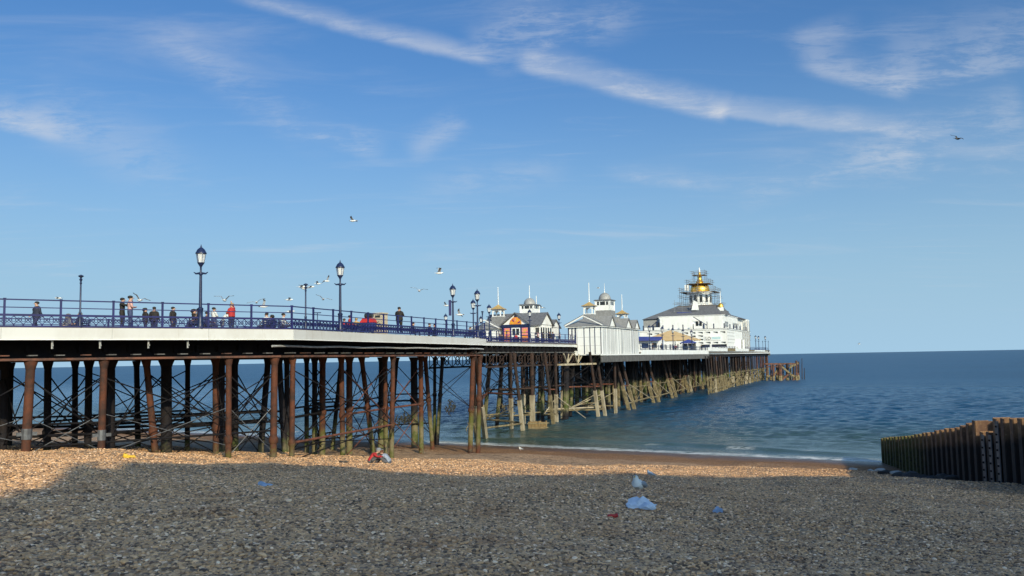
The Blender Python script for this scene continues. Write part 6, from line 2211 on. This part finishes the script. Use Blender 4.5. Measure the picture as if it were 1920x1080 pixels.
def build_litter():
    c = on_beach(1202, 953)
    crumple('plastic_bag', c + Vector((0, 0, 0.05)), 0.36, 0.26, 0.13, 'bag_plastic', 'crumpled white plastic bag on the shaded shingle', 'bag', 3)
    c = on_beach(1347, 961)
    crumple('plastic_bag', c + Vector((0, 0, 0.02)), 0.13, 0.10, 0.07, 'bag_blue', 'small blue plastic bag at the right of the shaded shingle', 'bag', 8)
    c = on_beach(495, 911)
    crumple('plastic_bag', c + Vector((0, 0, 0.02)), 0.19, 0.14, 0.06, 'bag_blue', 'flat blue scrap of plastic at the left of the shaded shingle', 'litter', 12)
    c = on_beach(241, 858)
    crumple('food_wrapper', c + Vector((0, 0, 0.02)), 0.24, 0.16, 0.10, 'yellow_paint', 'yellow food wrapper on the sunny shingle', 'litter', 5)
    c = on_beach(645, 868)
    crumple('driftwood', c + Vector((0, 0, 0.03)), 0.22, 0.07, 0.07, 'rock_dark', 'small black piece of driftwood left of the seated pair', 'driftwood', 6)
    c = on_beach(1149, 971)
    root = thing('drinks_can', c + Vector((0, 0, 0.035)), 'crushed red drinks can lying on the shaded shingle', 'can', rz=0.15)
    part('body', MB().tube([(-0.10, 0, 0.0), (-0.085, 0, 0.0), (-0.02, 0, 0.01), (0.03, 0.01, -0.005), (0.085, 0, 0.01), (0.10, 0, 0.01)], [0.03, 0.042, 0.030, 0.037, 0.042, 0.03], 12), 'red_paint', root, True)
    part('rim', MB().tube([(0.1, 0, 0.01), (0.108, 0, 0.01)], 0.031, 12), 'pipe_grey', root)


build_litter()

# ------------------------------------------------------------------ loose shingle


def build_pebbles():
    """loose stones on the beach, scattered as instances"""
    col = bpy.data.collections.new('pebble_shapes')
    for k in range(6):
        bm = bmesh.new()
        bmesh.ops.create_icosphere(bm, subdivisions=2, radius=1.0)
        ax = (random.uniform(0.85, 1.25), random.uniform(0.65, 0.95), random.uniform(0.42, 0.62))
        ph = [random.uniform(0, 6) for _ in range(4)]
        for v in bm.verts:
            p = v.co
            q = 1 + 0.13 * math.sin(2.3 * p.x + ph[0]) + 0.11 * math.sin(2.9 * p.y + ph[1] + p.z) + random.uniform(-0.03, 0.03)
            v.co = Vector((p.x * ax[0] * q, p.y * ax[1] * q, p.z * ax[2] * q))
        me = bpy.data.meshes.new('pebble')
        bm.to_mesh(me)
        bm.free()
        me.polygons.foreach_set('use_smooth', [True] * len(me.polygons))
        me.materials.append(MATS['pebble_stone'])
        col.objects.link(bpy.data.objects.new('pebble', me))
    g4 = np.random.default_rng(21)
    P_, S_ = [], []
    for y0, y1, dens, s0, s1 in ((4.5, 9.5, 900, 0.0125, 0.035), (9.5, 15, 640, 0.0145, 0.037), (15, 24, 330, 0.019, 0.043), (24, 36, 170, 0.022, 0.044), (36, 60, 72, 0.027, 0.050)):
        ym = (y0 + y1) / 2
        hw = 0.64 * y1 + 3.0
        n = int(2 * hw * (y1 - y0) * dens)
        x = g4.uniform(-hw, hw, n)
        y = g4.uniform(y0, y1, n)
        keep = (np.abs(x) < 0.64 * y + 3.0) & (shore_u(x, y) > 2.0)
        x, y = x[keep], y[keep]
        s = s0 + (s1 - s0) * g4.beta(1.3, 2.6, len(x))
        big = g4.random(len(x)) < 0.012
        s = np.where(big, s * 1.6, s)
        z = beach_z(x, y) + s * g4.uniform(-0.1, 0.45, len(x))
        P_.append(np.stack([x, y, z], -1))
        S_.append(s)
    P_, S_ = np.concatenate(P_), np.concatenate(S_)
    me = bpy.data.meshes.new('loose_pebbles')
    me.vertices.add(len(P_))
    me.vertices.foreach_set('co', P_.astype(np.float32).ravel())
    at = me.attributes.new('size', 'FLOAT', 'POINT')
    at.data.foreach_set('value', S_.astype(np.float32))
    me.materials.append(MATS['pebble_stone'])
    o = link('loose_pebbles', me)
    tag(o, 'loose grey and tan pebbles covering the beach', None, None, 'stuff')
    ng = bpy.data.node_groups.new('scatter_pebbles', 'GeometryNodeTree')
    ng.interface.new_socket('Geometry', in_out='INPUT', socket_type='NodeSocketGeometry')
    ng.interface.new_socket('Geometry', in_out='OUTPUT', socket_type='NodeSocketGeometry')
    N, Lk = ng.nodes, ng.links
    gi, go = N.new('NodeGroupInput'), N.new('NodeGroupOutput')
    inst = N.new('GeometryNodeInstanceOnPoints')
    ci = N.new('GeometryNodeCollectionInfo')
    ci.inputs['Collection'].default_value = col
    ci.inputs['Separate Children'].default_value = True
    ci.inputs['Reset Children'].default_value = True
    inst.inputs['Pick Instance'].default_value = True
    na = N.new('GeometryNodeInputNamedAttribute')
    na.data_type = 'FLOAT'
    na.inputs['Name'].default_value = 'size'
    rv = N.new('FunctionNodeRandomValue')
    rv.data_type = 'FLOAT_VECTOR'
    rv.inputs[0].default_value = (-0.35, -0.35, 0.0)
    rv.inputs[1].default_value = (0.35, 0.35, 6.283)
    Lk.new(gi.outputs[0], inst.inputs['Points'])
    Lk.new(ci.outputs[0], inst.inputs['Instance'])
    Lk.new(rv.outputs[0], inst.inputs['Rotation'])
    Lk.new(na.outputs[0], inst.inputs['Scale'])
    Lk.new(inst.outputs[0], go.inputs[0])
    o.modifiers.new('scatter', 'NODES').node_group = ng
    print('pebbles', len(P_))


build_pebbles()
